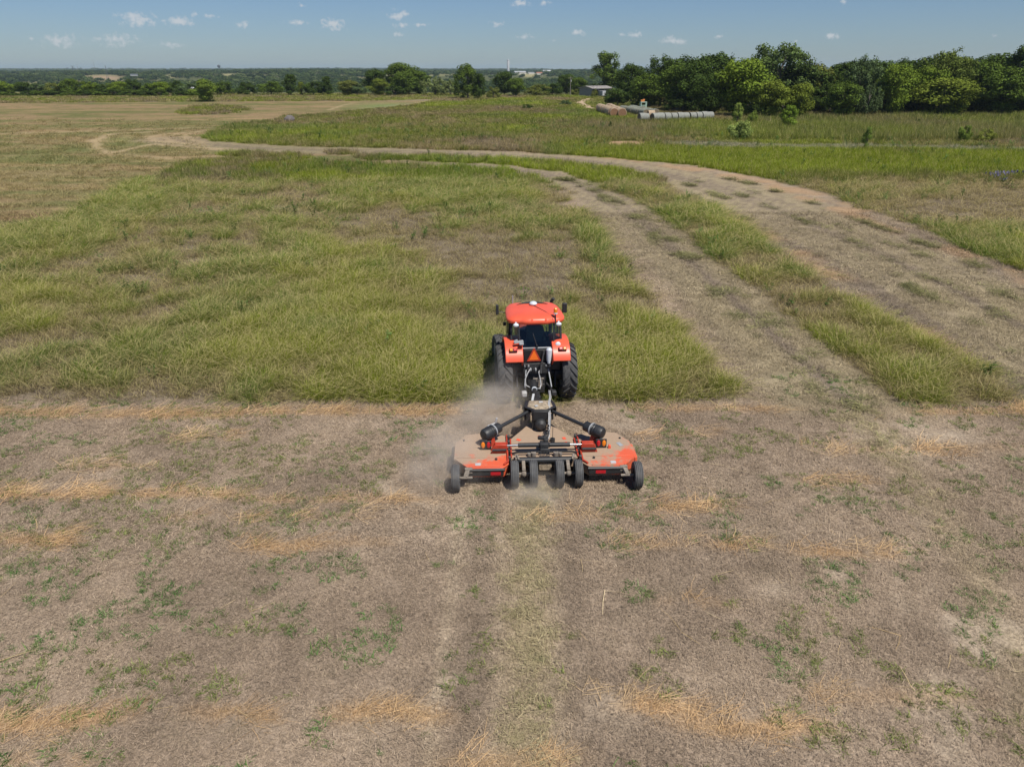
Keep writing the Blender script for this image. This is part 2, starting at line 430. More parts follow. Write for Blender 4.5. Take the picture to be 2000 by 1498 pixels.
def zones(x, y):
    """everything the field's growth depends on, at world points x, y"""
    px, py = proj(x, y)
    Z = {}
    near = np.clip(y / 40.0, .35, 3.0)
    w = (fbm(x * .9, y * .9, 5, 3) - .5) * 1.3 * near + (fbm(x * .22, y * .22, 6, 3) - .5) * 1.6 * near
    dT = sdf(x, y, TALL) + w; dS = sdf(x, y, STRIP) + w * .7
    dM = sdf(x, y, MEADOW) + w * .6
    dB = np.maximum.reduce([sdf(x, y, b) for b in BITS]) + w * .4
    dI = sdf(x, y, ISLAND) + w * .8
    dF = sdf(x, y, FARSTRIP) + w * .5
    d = np.maximum.reduce([dT, dS, dM, dB, dI, dF])
    Z['edge'] = d
    tall = sstep(-.05, .35, d)
    pale = sstep(-.6, .8, sdf(x, y, PATH_PALE) + w) * .9
    pale = np.maximum(pale, sstep(-1, 1, sdf(x, y, PALE2) + w) * .8)
    dirt = sstep(-.5, 1.0, sdf(x, y, DIRT) + w * .6)
    rd, _ = seg_dist(x, y, ROAD); road = 1 - sstep(1.0, 1.8, rd + w * .2)
    Z['pale'], Z['dirt'], Z['road'] = pale * (dM > 0), dirt, road
    Z['bank'] = np.maximum(sstep(1380, 1520, px) * (py < 277 + (w * .8)) * (py > 246), .9 * sstep(1420, 1480, px) * (py < 239.5) * (py > 228)) + .45 * sstep(1050, 1200, px) * (1 - sstep(1380, 1500, px)) * (py < 270 + w) * (py > 236)
    Z['tall'] = tall * (1 - pale * .3) * (1 - dirt) * (1 - road)
    Z['meadow'] = (dM > 0).astype(float)
    Z['far'] = (dF > 0).astype(float)
    Z['island'] = (dI > 0).astype(float)
    g = .41 + (fbm(x * .16, y * .12, 11, 4) - .5) * 1.1 + (fbm(x * .8, y * .7, 12, 3) - .5) * 1.35 + bumps(px, py, LUSH) * 1.0
    # the meadow beyond the mown lanes: a lime band along the lane, browner to the right, olive further off
    mband = np.exp(-((py - 318) / 24.0) ** 2) * .6 * sstep(1000, 1250, px) + np.exp(-((py - 345) / 25.0) ** 2) * .25 * sstep(1600, 1900, px)
    mbr = -.28 * np.exp(-((py - 420) / 45.0) ** 2) * sstep(1650, 1850, px)
    gm = .46 + (fbm(x * .05, y * .028, 21, 4) - .5) * 1.3 + (fbm(x * .3, y * .2, 22, 3) - .5) * .5 + mband + mbr + bumps(px, py, [(600, 262, 160, 14, .18), (1020, 262, 160, 14, .12), (1200, 255, 120, 12, .1), (950, 278, 120, 6, -.25), (560, 268, 60, 6, -.15), (1000, 212, 150, 8, -.12), (1200, 300, 160, 6, .2)])
    g = g + (.14 + .25 * (fbm(x * .45, y * .3, 14, 3) - .5)) * (dS > -.5) * (dT < 0)
    Z['strip'] = (dS > -.3).astype(float)
    Z['green'] = np.clip(np.where(dM > 0, gm, g), 0, 1)
    # mown ground
    lf = in_poly(x, y, world_pts([(-900, 700), (-300, 500), (0, 462), (240, 372), (420, 306), (380, 270), (440, 240), (700, 212), (840, 198), (400, 198), (-1400, 204)])).astype(float)
    Z['leftfield'] = lf
    ld, la = seg_dist(x, y, LANE); od, oa = seg_dist(x, y, OUTER)
    Z['lane'], Z['lane_s'], Z['outer'], Z['outer_s'] = ld, la, od, oa
    td, _ = seg_dist(x, y, TRAIL); t2, _ = seg_dist(x, y, TRAIL2)
    xl = np.interp(y, [0, 8.07, 10, 12, 14.6, 17], [.45, .29, .26, .27, .36, .62]); tx = x - xl + (fbm(y * .7, x * 0, 43, 2) - .5) * .12
    Z['trail'] = np.exp(-(np.abs(tx + (fbm(y * 2.5, x * .3, 44, 3) - .5) * .3) / .5) ** 2.4) * (y < 16.6)
    Z['dark'] = (np.exp(-((tx + 1.02) / .36) ** 4) + .7 * np.exp(-((tx - .98) / .36) ** 4)) * (y < 16.6) ; Z['trail2'] = np.exp(-(t2 / .55) ** 2)
    tw = (fbm(x * .25, y * .9, 41, 2) - .5) * .5
    Z['ruts'] = (np.exp(-((tx + 1.58) / .13) ** 2) + .4 * np.exp(-((tx - .56) / .12) ** 2) + .5 * np.exp(-((tx + .58) / .09) ** 2)) * (y < 16.6)
    st = np.zeros(x.shape)
    for (x0, x1, yy, s, hh) in STRAWROWS:
        a = at(x0, yy); b = at(x1, yy); hw = (at(x0, yy - hh).y - a.y) * .62 + .05
        wob = (fbm(x * .5, y * 0 + yy, 33, 3) - .5) * 2.2 * hw
        m = np.exp(-((y - a.y + wob) / hw) ** 2) * sstep(a.x - .6, a.x + .5, x) * (1 - sstep(b.x - .5, b.x + .6, x))
        st = np.maximum(st, s * m)
    Z['straw'] = st * (fbm(x * 1.1, y * 1.6, 34, 3) > .36)
    wl = 1 - sstep(620, 900, px)
    weed = fbm(x * 1.15, y * 1.15, 51, 3)
    thr = .55 - .085 * wl + .04 * sstep(1300, 1500, py) - bumps(px, py, [(100, 1000, 300, 220, .05), (500, 960, 300, 110, .045), (1450, 850, 120, 60, .04), (420, 950, 420, 150, .03), (150, 1150, 200, 200, .04), (80, 1300, 200, 150, .03)])
    Z['weed'] = sstep(thr, thr + .09, weed)
    Z['px'], Z['py'] = px, py
    return Z
def lerp3(a, b, t):
    return np.asarray(a)[None, :] * (1 - t[:, None]) + np.asarray(b)[None, :] * t[:, None]
C_DEAD, C_TAN, C_OLIVE, C_LIME, C_DEEP = (.255, .20, .148), (.30, .24, .13), (.185, .205, .048), (.24, .295, .028), (.11, .195, .04)
def grass_tint(g, r, lime=0.0, cool=None):
    """colour of standing grass from dead (g=0) to lush (g=1)"""
    c = lerp3(C_DEAD, C_TAN, sstep(0, .25, g + (r - .5) * .3))
    k = sstep(.25, .5, g + (r - .5) * .25); c = c * (1 - k[:, None]) + np.asarray(C_OLIVE) * k[:, None]
    k = sstep(.5, .8, g + lime); c = c * (1 - k[:, None]) + np.asarray(C_LIME) * k[:, None]
    if cool is not None:
        k = np.clip(cool, 0, 1) * sstep(.2, .5, g); c = c * (1 - k[:, None]) + np.asarray(C_DEEP) * k[:, None]
    return c
def terrain(x, y):
    """level field, then a shallow wooded valley and long ridges on the horizon"""
    x = np.asarray(x, float); y = np.asarray(y, float)
    drop = -15.0 * sstep(375, 620, y) * (1 - .75 * sstep(140, 420, x * 380 / np.maximum(y, 380)))
    px = 1000 + FPX * x / np.maximum(y * cp + 4, 1)
    rid1 = (15 + 4.5 * np.exp(-((px - 640) / 200.0) ** 2) + 3 * np.exp(-((px - 1120) / 60.0) ** 2)) * sstep(900, 2150, y)
    roll = (fbm(x / 700, y / 900, 71, 3) - .5) * 9 * sstep(700, 1800, y)
    far = 11 * sstep(3600, 7500, y) + (fbm(x / 2600, y / 3000, 73, 2) - .5) * 12 * sstep(4000, 8000, y)
    return drop + rid1 * .85 + roll + far * .5
yy = np.concatenate([[-300, -120, -50, -20, -8, 0, 4], 6.5 * np.exp(np.linspace(0, math.log(13000 / 6.5), 600))])
NT = 520
tt = np.linspace(-1, 1, NT)
tt = np.sign(tt) * np.abs(tt) ** 1.25
hw = 45 + .95 * np.maximum(yy, 0) + .9 * np.maximum(-yy, 0)
GX = tt[None, :] * hw[:, None]; GY = np.repeat(yy[:, None], NT, 1)
gx, gy = GX.ravel(), GY.ravel()
gz = terrain(gx, gy)
gz = gz + np.where(gy < 60, (fbm(gx * 1.7, gy * 1.7, 3, 3) - .5) * .035, 0)
Zg = zones(gx, gy)
def clearing(x, y):
    px, py = proj(x, y, terrain(x, y))
    pl = np.clip(bumps(px, py, [(203, 153, 34, 4.4, 1.5)]), 0, 1) * (y > 500)
    ps = np.clip(bumps(px, py, [(450, 149, 30, 3.5, 1.5), (275, 146, 14, 2, 1.2), (510, 150, 20, 3, 1.2), (335, 150, 14, 3, 1.0), (1035, 148, 16, 3, 1.6), (1120, 139, 60, 1.5, .9), (300, 141, 20, 1.2, .9)]), 0, 1) * (y > 500)
    return pl, ps
def ground_tone(gx, gy, Zg):
    tall_g, green_g = Zg['tall'], Zg['green']
    n1 = fbm(gx * .35, gy * .35, 81, 4); n2 = fbm(gx * 2.2, gy * 2.2, 82, 3); n3 = fbm(gx * .06, gy * .09, 83, 4)
    base = lerp3((.235, .180, .132), (.35, .272, .200), np.clip(n1 * 1.4 - .2 + (n2 - .5) * .5, 0, 1))       # stubble over grey-brown soil
    k = sstep(.62, .8, fbm(gx * .55, gy * .55, 84, 3)) * .55 * (1 - sstep(19, 22, gy))
    base = base * (1 - k[:, None]) + np.asarray((.41, .335, .25)) * k[:, None]                              # bare pale patches
    k = np.clip(Zg['trail'] * .85 + Zg['trail2'] * .45, 0, 1) * (.35 + .65 * sstep(.3, .7, n2)); base = base * (1 - k[:, None]) + np.asarray((.365, .295, .185)) * k[:, None]
    base = base * (1 - .2 * np.clip(Zg['dark'], 0, 1))[:, None]
    k = np.clip(Zg['ruts'] * .6 * (.4 + n1), 0, 1); base = base * (1 - k[:, None]) + np.asarray((.42, .34, .24)) * k[:, None]
    k = np.clip(Zg['straw'] * .75, 0, 1); base = base * (1 - k[:, None]) + np.asarray((.44, .285, .145)) * k[:, None]
    # the two mown lanes: lengthwise streaks and an orange-tan outer edge
    for d, s, wd in ((Zg['lane'], Zg['lane_s'], 2.3), (Zg['outer'], Zg['outer_s'], 5.0)):
        m = (1 - sstep(wd * .85, wd * 1.5, d)) * (1 - tall_g) * sstep(19.5, 22, gy)
        st = fbm(d * 2.6, s * .012, 91, 3) * .7 + fbm(d * 6, s * .05, 90, 3) * .3
        c = lerp3((.185, .148, .114), (.285, .235, .150), sstep(.36, .62, st))
        base = base * (1 - m[:, None] * .93) + c * m[:, None] * .93
    m = 1.3 * sstep(3.4, 4.8, Zg['outer']) * (1 - sstep(6.5, 9.0, Zg['outer'])) * (1 - tall_g) * (gy > 24) * (Zg['px'] > 1000) * sstep(.35, .6, fbm(gx * .4, gy * .4, 92, 3)) * (Zg['lane'] > 3)
    base = base * (1 - m[:, None] * .6) + np.asarray((.42, .28, .165)) * m[:, None] * .5
    # the big mown field to the left: tan with green regrowth in long bands
    lf = np.maximum(Zg['leftfield'], (gy > 55) * (1 - tall_g) * (gy < 345) * (1 - sstep(650, 1000, Zg['px']))) * (.25 + .75 * sstep(3.5, 6.5, Zg['outer']))
    bd = fbm(gx * .02 + gy * .018, gy * .085, 93, 4); b2 = fbm(gx * .09, gy * .35, 94, 4)
    c = lerp3((.245, .175, .10), (.135, .135, .055), sstep(.40, .58, bd * .4 + b2 * .35 + fbm(gx * .5, gy * .9, 97, 3) * .25))
    k = sstep(.58, .75, fbm(gx * .05, gy * .5, 95, 4)) * .55; c = c * (1 - k[:, None]) + np.asarray((.37, .25, .14)) * k[:, None]
    kg = bumps(Zg['px'], Zg['py'], [(770, 208, 80, 6, .9), (240, 275, 45, 9, .45), (330, 380, 120, 40, .25), (60, 330, 160, 60, .2)]); kg = np.clip(kg, 0, 1); c = c * (1 - kg[:, None]) + np.asarray((.14, .20, .07)) * kg[:, None]
    base = base * (1 - lf[:, None]) + c * lf[:, None]
    # turning tracks of the tractor in the left field
    for pts, wv, a in ((world_pts([(430, 292), (300, 282), (215, 300), (190, 290), (185, 275), (215, 262), (300, 258)]), .7, .7), (world_pts([(520, 300), (330, 310), (240, 302)]), .8, .5), (world_pts([(380, 282), (300, 276), (290, 268), (330, 262), (400, 256)]), .6, .6),
                      (world_pts([(400, 284), (340, 278), (320, 268), (350, 262)]), .5, .5), (world_pts([(400, 280), (365, 272), (362, 264), (385, 258)]), .5, .5), (world_pts([(390, 250), (200, 256), (0, 262), (-300, 270)]), 1.2, .5), (world_pts([(640, 216), (670, 206), (690, 202)]), .5, .5)):
        d_, _ = seg_dist(gx, gy, pts)
        k = np.clip(np.exp(-(d_ / (wv * 1.3)) ** 2) * a * 1.25, 0, .95) * (1 - tall_g); base = base * (1 - k[:, None]) + np.asarray((.38, .29, .175)) * k[:, None]
    # under standing grass: litter near, the mixed colour of the sward far off where single clumps are no longer told apart
    gt = grass_tint(green_g, n2) * .74
    lit = lerp3((.16, .13, .095), (.21, .17, .12), n2)
    fk = sstep(35, 110, gy) * .75
    tg = lit * (1 - fk[:, None]) + gt * fk[:, None]
    base = base * (1 - tall_g[:, None]) + tg * tall_g[:, None]
    k = Zg['pale'] * .7; base = base * (1 - k[:, None]) + np.asarray((.255, .245, .195)) * k[:, None]
    k = Zg['dirt']; base = base * (1 - k[:, None]) + np.asarray((.36, .235, .145)) * k[:, None]
    k = Zg['road']; base = base * (1 - k[:, None]) + np.asarray((.44, .33, .23)) * k[:, None]
    # far country: pasture clearings and a ploughed field
    fm = sstep(338, 360, gy)
    c = lerp3((.09, .10, .045), (.20, .19, .09), sstep(.45, .65, fbm(gx / 260, gy / 600, 96, 3)))
    base = base * (1 - fm[:, None]) + c * fm[:, None]
    pl, ps = clearing(gx, gy)
    base = base * (1 - pl[:, None]) + np.asarray((.30, .22, .14)) * pl[:, None]
    base = base * (1 - ps[:, None]) + np.asarray((.30, .27, .14)) * ps[:, None]
    return base
base = ground_tone(gx, gy, Zg)
i = np.arange((len(yy) - 1) * (NT - 1)); r_, c_ = i // (NT - 1), i % (NT - 1)
q = r_ * NT + c_
me = np_mesh('ground', np.stack([gx, gy, gz], 1), np.stack([q, q + 1, q + NT + 1, q + NT], 1))
cattr(me, 'tone', base)
fattr(me, 'rough', np.clip(1 - gy / 120.0, 0, 1))
me.polygons.foreach_set('use_smooth', [True] * len(me.polygons))
m, t, o = new_mat('field_soil')
p = N(t, 'ShaderNodeBsdfDiffuse')
a = N(t, 'ShaderNodeAttribute', attribute_type='GEOMETRY', attribute_name='tone')
tcx = N(t, 'ShaderNodeTexCoord')
f1 = N(t, 'ShaderNodeTexNoise', inp={'Scale': 16.0, 'Detail': 6.0, 'Roughness': 0.7}); L(t, tcx.outputs['Object'], f1.inputs['Vector'])
f2 = N(t, 'ShaderNodeTexNoise', inp={'Scale': 1.1, 'Detail': 8.0, 'Roughness': 0.72}); L(t, tcx.outputs['Object'], f2.inputs['Vector'])
r1 = N(t, 'ShaderNodeMapRange'); r1.inputs['From Min'].default_value = .3; r1.inputs['From Max'].default_value = .7; r1.inputs['To Min'].default_value = .5; r1.inputs['To Max'].default_value = 1.4
L(t, f1.outputs[0], r1.inputs['Value'])
r2 = N(t, 'ShaderNodeMapRange'); r2.inputs['From Min'].default_value = .3; r2.inputs['From Max'].default_value = .7; r2.inputs['To Min'].default_value = .78; r2.inputs['To Max'].default_value = 1.2
L(t, f2.outputs[0], r2.inputs['Value'])
mm = N(t, 'ShaderNodeMath', operation='MULTIPLY'); L(t, r1.outputs[0], mm.inputs[0]); L(t, r2.outputs[0], mm.inputs[1])
mx = N(t, 'ShaderNodeMix', data_type='RGBA', blend_type='MULTIPLY'); mx.inputs['Factor'].default_value = 1
L(t, a.outputs['Color'], mx.inputs['A']); L(t, mm.outputs[0], mx.inputs['B']); L(t, mx.outputs['Result'], p.inputs['Color'])
b = N(t, 'ShaderNodeBump', inp={'Strength': .7, 'Distance': .035}); L(t, f1.outputs[0], b.inputs['Height']); L(t, b.outputs[0], p.inputs['Normal'])
L(t, p.outputs[0], o.inputs['Surface'])
me.materials.append(m)
ground = tag(mesh_obj('ground', me), 'mown and unmown farm field running out to the wooded horizon', kind='structure')

# ------------------------------------------------------------------ clump shapes for grass, stubble, straw and weeds
def strips(name, blades, mat):
    """blades: list of (points (k,3), widths (k,), rnd); flat ribbons whose broad side faces outwards"""
    V, F, Q = [], [], []
    for P, W, rn in blades:
        P = np.asarray(P); k = len(P); o = len(V)
        d = P[-1] - P[0]; sd = np.array([-d[1], d[0], 0.0]); n = np.linalg.norm(sd)
        an = rn * 6.28318 * 7
        sd = sd / n if n > 1e-6 else np.array([math.cos(an), math.sin(an), 0])
        sd = sd * .8 + np.array([math.cos(an), math.sin(an), 0]) * .6; sd /= np.linalg.norm(sd) + 1e-9
        for i in range(k):
            V += [P[i] - sd * W[i] / 2, P[i] + sd * W[i] / 2]; Q += [rn, rn]
        for i in range(k - 1):
            a0 = o + 2 * i; F.append((a0, a0 + 1, a0 + 3, a0 + 2))
    me = np_mesh(name, V, F); fattr(me, 'rnd', Q); me.materials.append(mat)
    return bpy.data.objects.new(name, me)
def coll(name, obs):
    c = bpy.data.collections.new(name)
    for o_ in obs: c.objects.link(o_)
    return c
def arch(r, x, y, h, lean, az, w, seg=4, droop=.5, wind=.25):
    P, W = [], []
    for i in range(seg):
        t_ = i / (seg - 1)
        out = lean * h * t_ ** 1.6
        P.append((x + math.cos(az) * out + wind * h * t_ ** 1.8, y + math.sin(az) * out, h * (t_ - droop * lean * t_ ** 2.6 * .6)))
        W.append(w * (1 - t_ ** 2 * .85))
    return np.array(P), np.array(W), r
def tall_clump(seed, n, rad, h0, h1, w, lean=.9, wind=.09, heads=True):
    q = random.Random(seed); B = []
    for _ in range(n):
        a = q.uniform(0, 6.283); rr = rad * math.sqrt(q.random())
        B.append(arch(q.random(), rr * math.cos(a), rr * math.sin(a), q.uniform(h0, h1), q.uniform(.15, lean), a + q.uniform(-1.4, 1.4), w * q.uniform(.7, 1.3), 4, .6, wind))
    for _ in range(int(n * .16) if heads else 0):
        a = q.uniform(0, 6.283); rr = rad * math.sqrt(q.random())
        P, W, _r = arch(.9, rr * math.cos(a), rr * math.sin(a), h1 * q.uniform(.9, 1.15), q.uniform(.3, lean), a + q.uniform(-1, 1), w, 4, .7, wind * 1.3)
        B.append((P, np.array([.5, .45, .8, .9]) * w, .93 + .07 * q.random()))
    return B
def flat_clump(seed, n, rad, l0, l1, w, lift=.5, zmax=.05, dirx=0.0):
    q = random.Random(seed); B = []
    for _ in range(n):
        a = q.uniform(0, 6.283); rr = rad * math.sqrt(q.random()); l = q.uniform(l0, l1)
        az = (q.gauss(0, .5) if dirx and q.random() < dirx else q.uniform(0, 6.283)); el = q.uniform(-.05, lift) * q.random()
        x, y, z = rr * math.cos(a), rr * math.sin(a), q.uniform(.004, zmax)
        b = q.uniform(-.25, .25)
        P = [(x + math.cos(az + b * t_) * l * t_, y + math.sin(az + b * t_) * l * t_, z + l * math.sin(el) * t_) for t_ in (0, .5, 1)]
        B.append((np.array(P), np.array([w, w, w * .5]) * q.uniform(.7, 1.3), q.random()))
    return B
P_TALL = coll('p_tall', [strips('tall_%d' % i, tall_clump(i, 34, .18, .26, .90, .0115, 1.15), M_BLADE) for i in range(6)])
P_DRY = coll('p_dry', [strips('dry_%d' % i, tall_clump(50 + i, 30, .2, .12, .46, .009, 1.2, .12), M_BLADE) for i in range(5)])
P_WIDE = coll('p_wide', [strips('wide_%d' % i, tall_clump(100 + i, 60, .42, .25, .8, .024, 1.0, .12, False), M_BLADE) for i in range(5)])
P_FARG = coll('p_far', [strips('farg_%d' % i, tall_clump(150 + i, 70, .9, .22, .72, .055, .9, .1, False), M_BLADE) for i in range(4)])
P_STUB = coll('p_stub', [strips('stub_%d' % i, flat_clump(200 + i, 46, .24, .03, .12, .007, .9, .03) + tall_clump(230 + i, 8, .22, .03, .08, .007, .8, 0), M_STRAW) for i in range(6)])
P_STRAW = coll('p_straw', [strips('straw_%d' % i, flat_clump(300 + i, 26, .34, .12, .68, .0075, .16, .05, .85), M_STRAW) for i in range(6)])
P_CLIP = coll('p_clip', [strips('clip_%d' % i, flat_clump(350 + i, 44, .2, .06, .2, .009, .5, .05), M_STRAW) for i in range(5)])
def weed_clump(seed, n, rad, l):
    q = random.Random(seed); B = []
    for _ in range(n):
        a = q.uniform(0, 6.283); ll = l * q.uniform(.5, 1.25); x, y = q.uniform(-rad, rad), q.uniform(-rad, rad)
        B.append(arch(q.random(), x, y, ll * q.uniform(.35, .8), q.uniform(.6, 1.7), a, .013 * q.uniform(.7, 1.5), 3, .5, .02))
    return B
P_WEED = coll('p_weed', [strips('weed_%d' % i, weed_clump(400 + i, 26, .09, .15), M_SPROUT) for i in range(5)])
def forb(seed, h):
    q = random.Random(seed); B = []
    for s_ in range(q.randint(2, 4)):
        a0 = q.uniform(0, 6.28); lx, ly = .25 * math.cos(a0), .25 * math.sin(a0)
        B.append((np.array([(0, 0, 0), (lx * .5, ly * .5, h * .5), (lx, ly, h)]), np.array([.02, .015, .01]), q.random()))
        for k_ in range(16):
            t_ = q.uniform(.15, 1); a = q.uniform(0, 6.28); l = .16 * (1.25 - t_) + .05
            b0 = np.array((lx * t_, ly * t_, h * t_)); e = b0 + np.array((math.cos(a) * l, math.sin(a) * l, l * q.uniform(-.2, .6)))
            B.append((np.array([b0, (b0 + e) / 2 + (0, 0, .02), e]), np.array([.02, .06, .01]), q.random()))
    return B
P_FORB = coll('p_forb', [strips('forb_%d' % i, forb(450 + i, .65), M_SPROUT) for i in range(5)])

_ng = {}
def scatter_nodes(c):
    if c.name in _ng: return _ng[c.name]
    g = bpy.data.node_groups.new('scatter_' + c.name, 'GeometryNodeTree')
    g.interface.new_socket('Geometry', in_out='INPUT', socket_type='NodeSocketGeometry')
    g.interface.new_socket('Geometry', in_out='OUTPUT', socket_type='NodeSocketGeometry')
    gi = N(g, 'NodeGroupInput'); go = N(g, 'NodeGroupOutput')
    ci = N(g, 'GeometryNodeCollectionInfo'); ci.inputs['Collection'].default_value = c; ci.inputs['Separate Children'].default_value = True; ci.inputs['Reset Children'].default_value = True
    ip = N(g, 'GeometryNodeInstanceOnPoints'); ip.inputs['Pick Instance'].default_value = True
    ar = N(g, 'GeometryNodeInputNamedAttribute', data_type='FLOAT_VECTOR'); ar.inputs['Name'].default_value = 'rot'
    asx = N(g, 'GeometryNodeInputNamedAttribute', data_type='FLOAT_VECTOR'); asx.inputs['Name'].default_value = 'scl'
    ai = N(g, 'GeometryNodeInputNamedAttribute', data_type='INT'); ai.inputs['Name'].default_value = 'pick'
    er = N(g, 'FunctionNodeEulerToRotation')
    L(g, gi.outputs[0], ip.inputs['Points']); L(g, ci.outputs[0], ip.inputs['Instance'])
    L(g, ar.outputs['Attribute'], er.inputs[0]); L(g, er.outputs[0], ip.inputs['Rotation'])
    L(g, asx.outputs['Attribute'], ip.inputs['Scale']); L(g, ai.outputs['Attribute'], ip.inputs['Instance Index'])
    L(g, ip.outputs[0], go.inputs[0])
    _ng[c.name] = g
    return g
def scatter(name, c, xyz, rot, scl, tint, label):
    n = len(xyz)
    me = bpy.data.meshes.new(name); me.vertices.add(n); me.vertices.foreach_set('co', np.asarray(xyz, dtype=np.float32).ravel())
    vattr(me, 'rot', rot); vattr(me, 'scl', scl); iattr(me, 'pick', rng.integers(0, 1000, n)); cattr(me, 'tint', np.clip(tint, 0.004, .9))
    me.update()
    o_ = mesh_obj(name, me); md = o_.modifiers.new('scatter', 'NODES'); md.node_group = scatter_nodes(c)
    tag(o_, label, kind='stuff')
    print('scatter', name, n)
    return o_
def cells(x0, x1, y0, y1, s):
    nx, ny = int((x1 - x0) / s) + 1, int((y1 - y0) / s) + 1
    X, Y = np.meshgrid(np.arange(nx) * s + x0, np.arange(ny) * s + y0)
    x = (X + rng.random(X.shape) * s).ravel(); y = (Y + rng.random(X.shape) * s).ravel()
    k = (np.abs(x) < 9 + .78 * y)
    return x[k], y[k]
def rz(n, tilt=.12):
    return np.stack([rng.normal(0, tilt, n), rng.normal(0, tilt, n), rng.uniform(0, 6.283, n)], 1)
# tyres, mower deck and their tracks press the grass down
TR_POS, TR_YAW = Vector((0.76, 22.12, 0)), R(5.0)
MW_POS, MW_YAW = Vector((0.86, 17.50, 0)), R(2.0)
def loc_of(x, y, pos, yaw):
    dx, dy = x - pos.x, y - pos.y
    return dx * math.cos(yaw) + dy * math.sin(yaw), -dx * math.sin(yaw) + dy * math.cos(yaw)
def pressed(x, y):
    u, v = loc_of(x, y, TR_POS, TR_YAW)
    k = np.zeros(x.shape, bool)
    for sx in (-1.03, 1.03):
        k |= (np.abs(u - sx) < .34) & (v > -3.5) & (v < .75)
        k |= (np.abs(u - sx * .97) < .26) & (v > 1.9) & (v < 3.3)
    u2, v2 = loc_of(x, y, MW_POS, MW_YAW)
    k |= (np.abs(u2) < 2.55) & (v2 > -1.3) & (v2 < 2.2)
    return k
def under(x, y):
    u, v = loc_of(x, y, TR_POS, TR_YAW)
    return (np.abs(u) < .8) & (v > -1.6) & (v < 4.0)
# near sward
X, Y, G, RR, EDG = [], [], [], [], []
for (y0, y1, s) in ((20.5, 34, .19), (34, 50, .27), (50, 72, .38)):
    x, y = cells(-60, 60, y0, y1, s); Z = zones(x, y)
    r = rng.random(len(x)); cover = .35 + .3 * Z['strip'] + .75 * Z['green'] + (fbm(x * 1.3, y * 1.3, 61, 2) - .5) * .5
    k = (Z['tall'] > .5) & (r < np.clip(cover, .25, 1)) & ~pressed(x, y)
    X.append(x[k]); Y.append(y[k]); G.append(Z['green'][k]); RR.append(np.full(k.sum(), s / .19)); EDG.append(Z['edge'][k])
X, Y, G, RR, EDG = map(np.concatenate, (X, Y, G, RR, EDG))
n = len(X); r = rng.random(n)
lush = r < sstep(.25, .62, G + (fbm(X * .9, Y * .9, 62, 2) - .5) * .3)
xyz = np.stack([X, Y, terrain(X, Y)], 1)
hs = np.clip(.30 + .62 * G + .55 * fbm(X * .8, Y * .8, 76, 3) + rng.normal(0, .16, n), .35, 1.5) * np.where(under(X, Y), .55, 1) * np.clip(.55 + EDG * .6, .55, 1)
a = lush
cl = sstep(.42, .62, fbm(X[a] * .22, Y[a] * .16, 79, 3) + .22 * sstep(33, 48, Y[a]) - .05) * .8
t_ = grass_tint(G[a] + rng.normal(0, .13, a.sum()), rng.random(a.sum()), 0, cl * (rng.random(a.sum()) < .8)) * (.82 + .36 * fbm(X[a] * .5, Y[a] * .5, 63, 3))[:, None]
scatter('tall_grass', P_TALL, xyz[a], rz(a.sum()) * (1, 1, .12), np.stack([RR[a] * 1.05, RR[a] * 1.05, hs[a] * .74], 1), t_, 'tall lime and olive grass standing unmown round the tractor')
a = ~lush
t_ = grass_tint(np.clip(G[a] * .62 + rng.normal(0, .09, a.sum()), 0, .48), rng.random(a.sum())) * (.72 + .4 * fbm(X[a] * .6, Y[a] * .6, 64, 3))[:, None]
scatter('dry_grass', P_DRY, xyz[a], rz(a.sum()), np.stack([RR[a] * 1.1, RR[a] * 1.1, hs[a] * 1.15], 1), t_, 'thin grey and tan dry grass among the tall grass')
# middle and far sward
for nm, pc, lab, bands in (('meadow_grass', P_WIDE, 'olive meadow grass beyond the mown lanes', ((72, 105, .52), (105, 150, .72))), ('far_grass', P_FARG, 'far meadow grass in front of the woods and hedges', ((150, 230, 1.3), (230, 360, 2.1)))):
    X, Y, G, RR, BK, PL = [], [], [], [], [], []
    for (y0, y1, s) in bands:
        x, y = cells(-330, 330, y0, y1, s); Z = zones(x, y)
        k = (Z['tall'] > .5) & (rng.random(len(x)) < .55 + .5 * Z['green'])
        X.append(x[k]); Y.append(y[k]); G.append(Z['green'][k] + .12 * Z['bank'][k]); RR.append(np.full(k.sum(), s)); BK.append(Z['bank'][k]); PL.append(Z['pale'][k])
    X, Y, G, RR, BK, PL = map(np.concatenate, (X, Y, G, RR, BK, PL)); n = len(X)
    xyz = np.stack([X, Y, terrain(X, Y)], 1)
    cl = sstep(.52, .68, fbm(X * .06, Y * .035, 79, 3)) * .45
    t_ = grass_tint(np.clip(G + rng.normal(0, .07, n), 0, 1), rng.random(n), 0, cl) * (.72 + .5 * fbm(X * .12, Y * .12, 65, 3))[:, None]
    tallb = 1 + 1.3 * BK - .55 * PL
    t_ = t_ * (1 - .85 * PL[:, None]) + np.array((.27, .265, .225)) * .85 * PL[:, None]
    bk = np.clip(BK, 0, 1)[:, None] * .5; t_ = t_ * (1 - bk) + np.array((.235, .25, .085)) * bk
    sc = RR / (.52 if pc is P_WIDE else 1.2)
    scatter(nm, pc, xyz, rz(n, .06), np.stack([sc, sc, np.clip(rng.normal(.85, .25, n) * tallb, .35, 2.9)], 1), t_, lab)
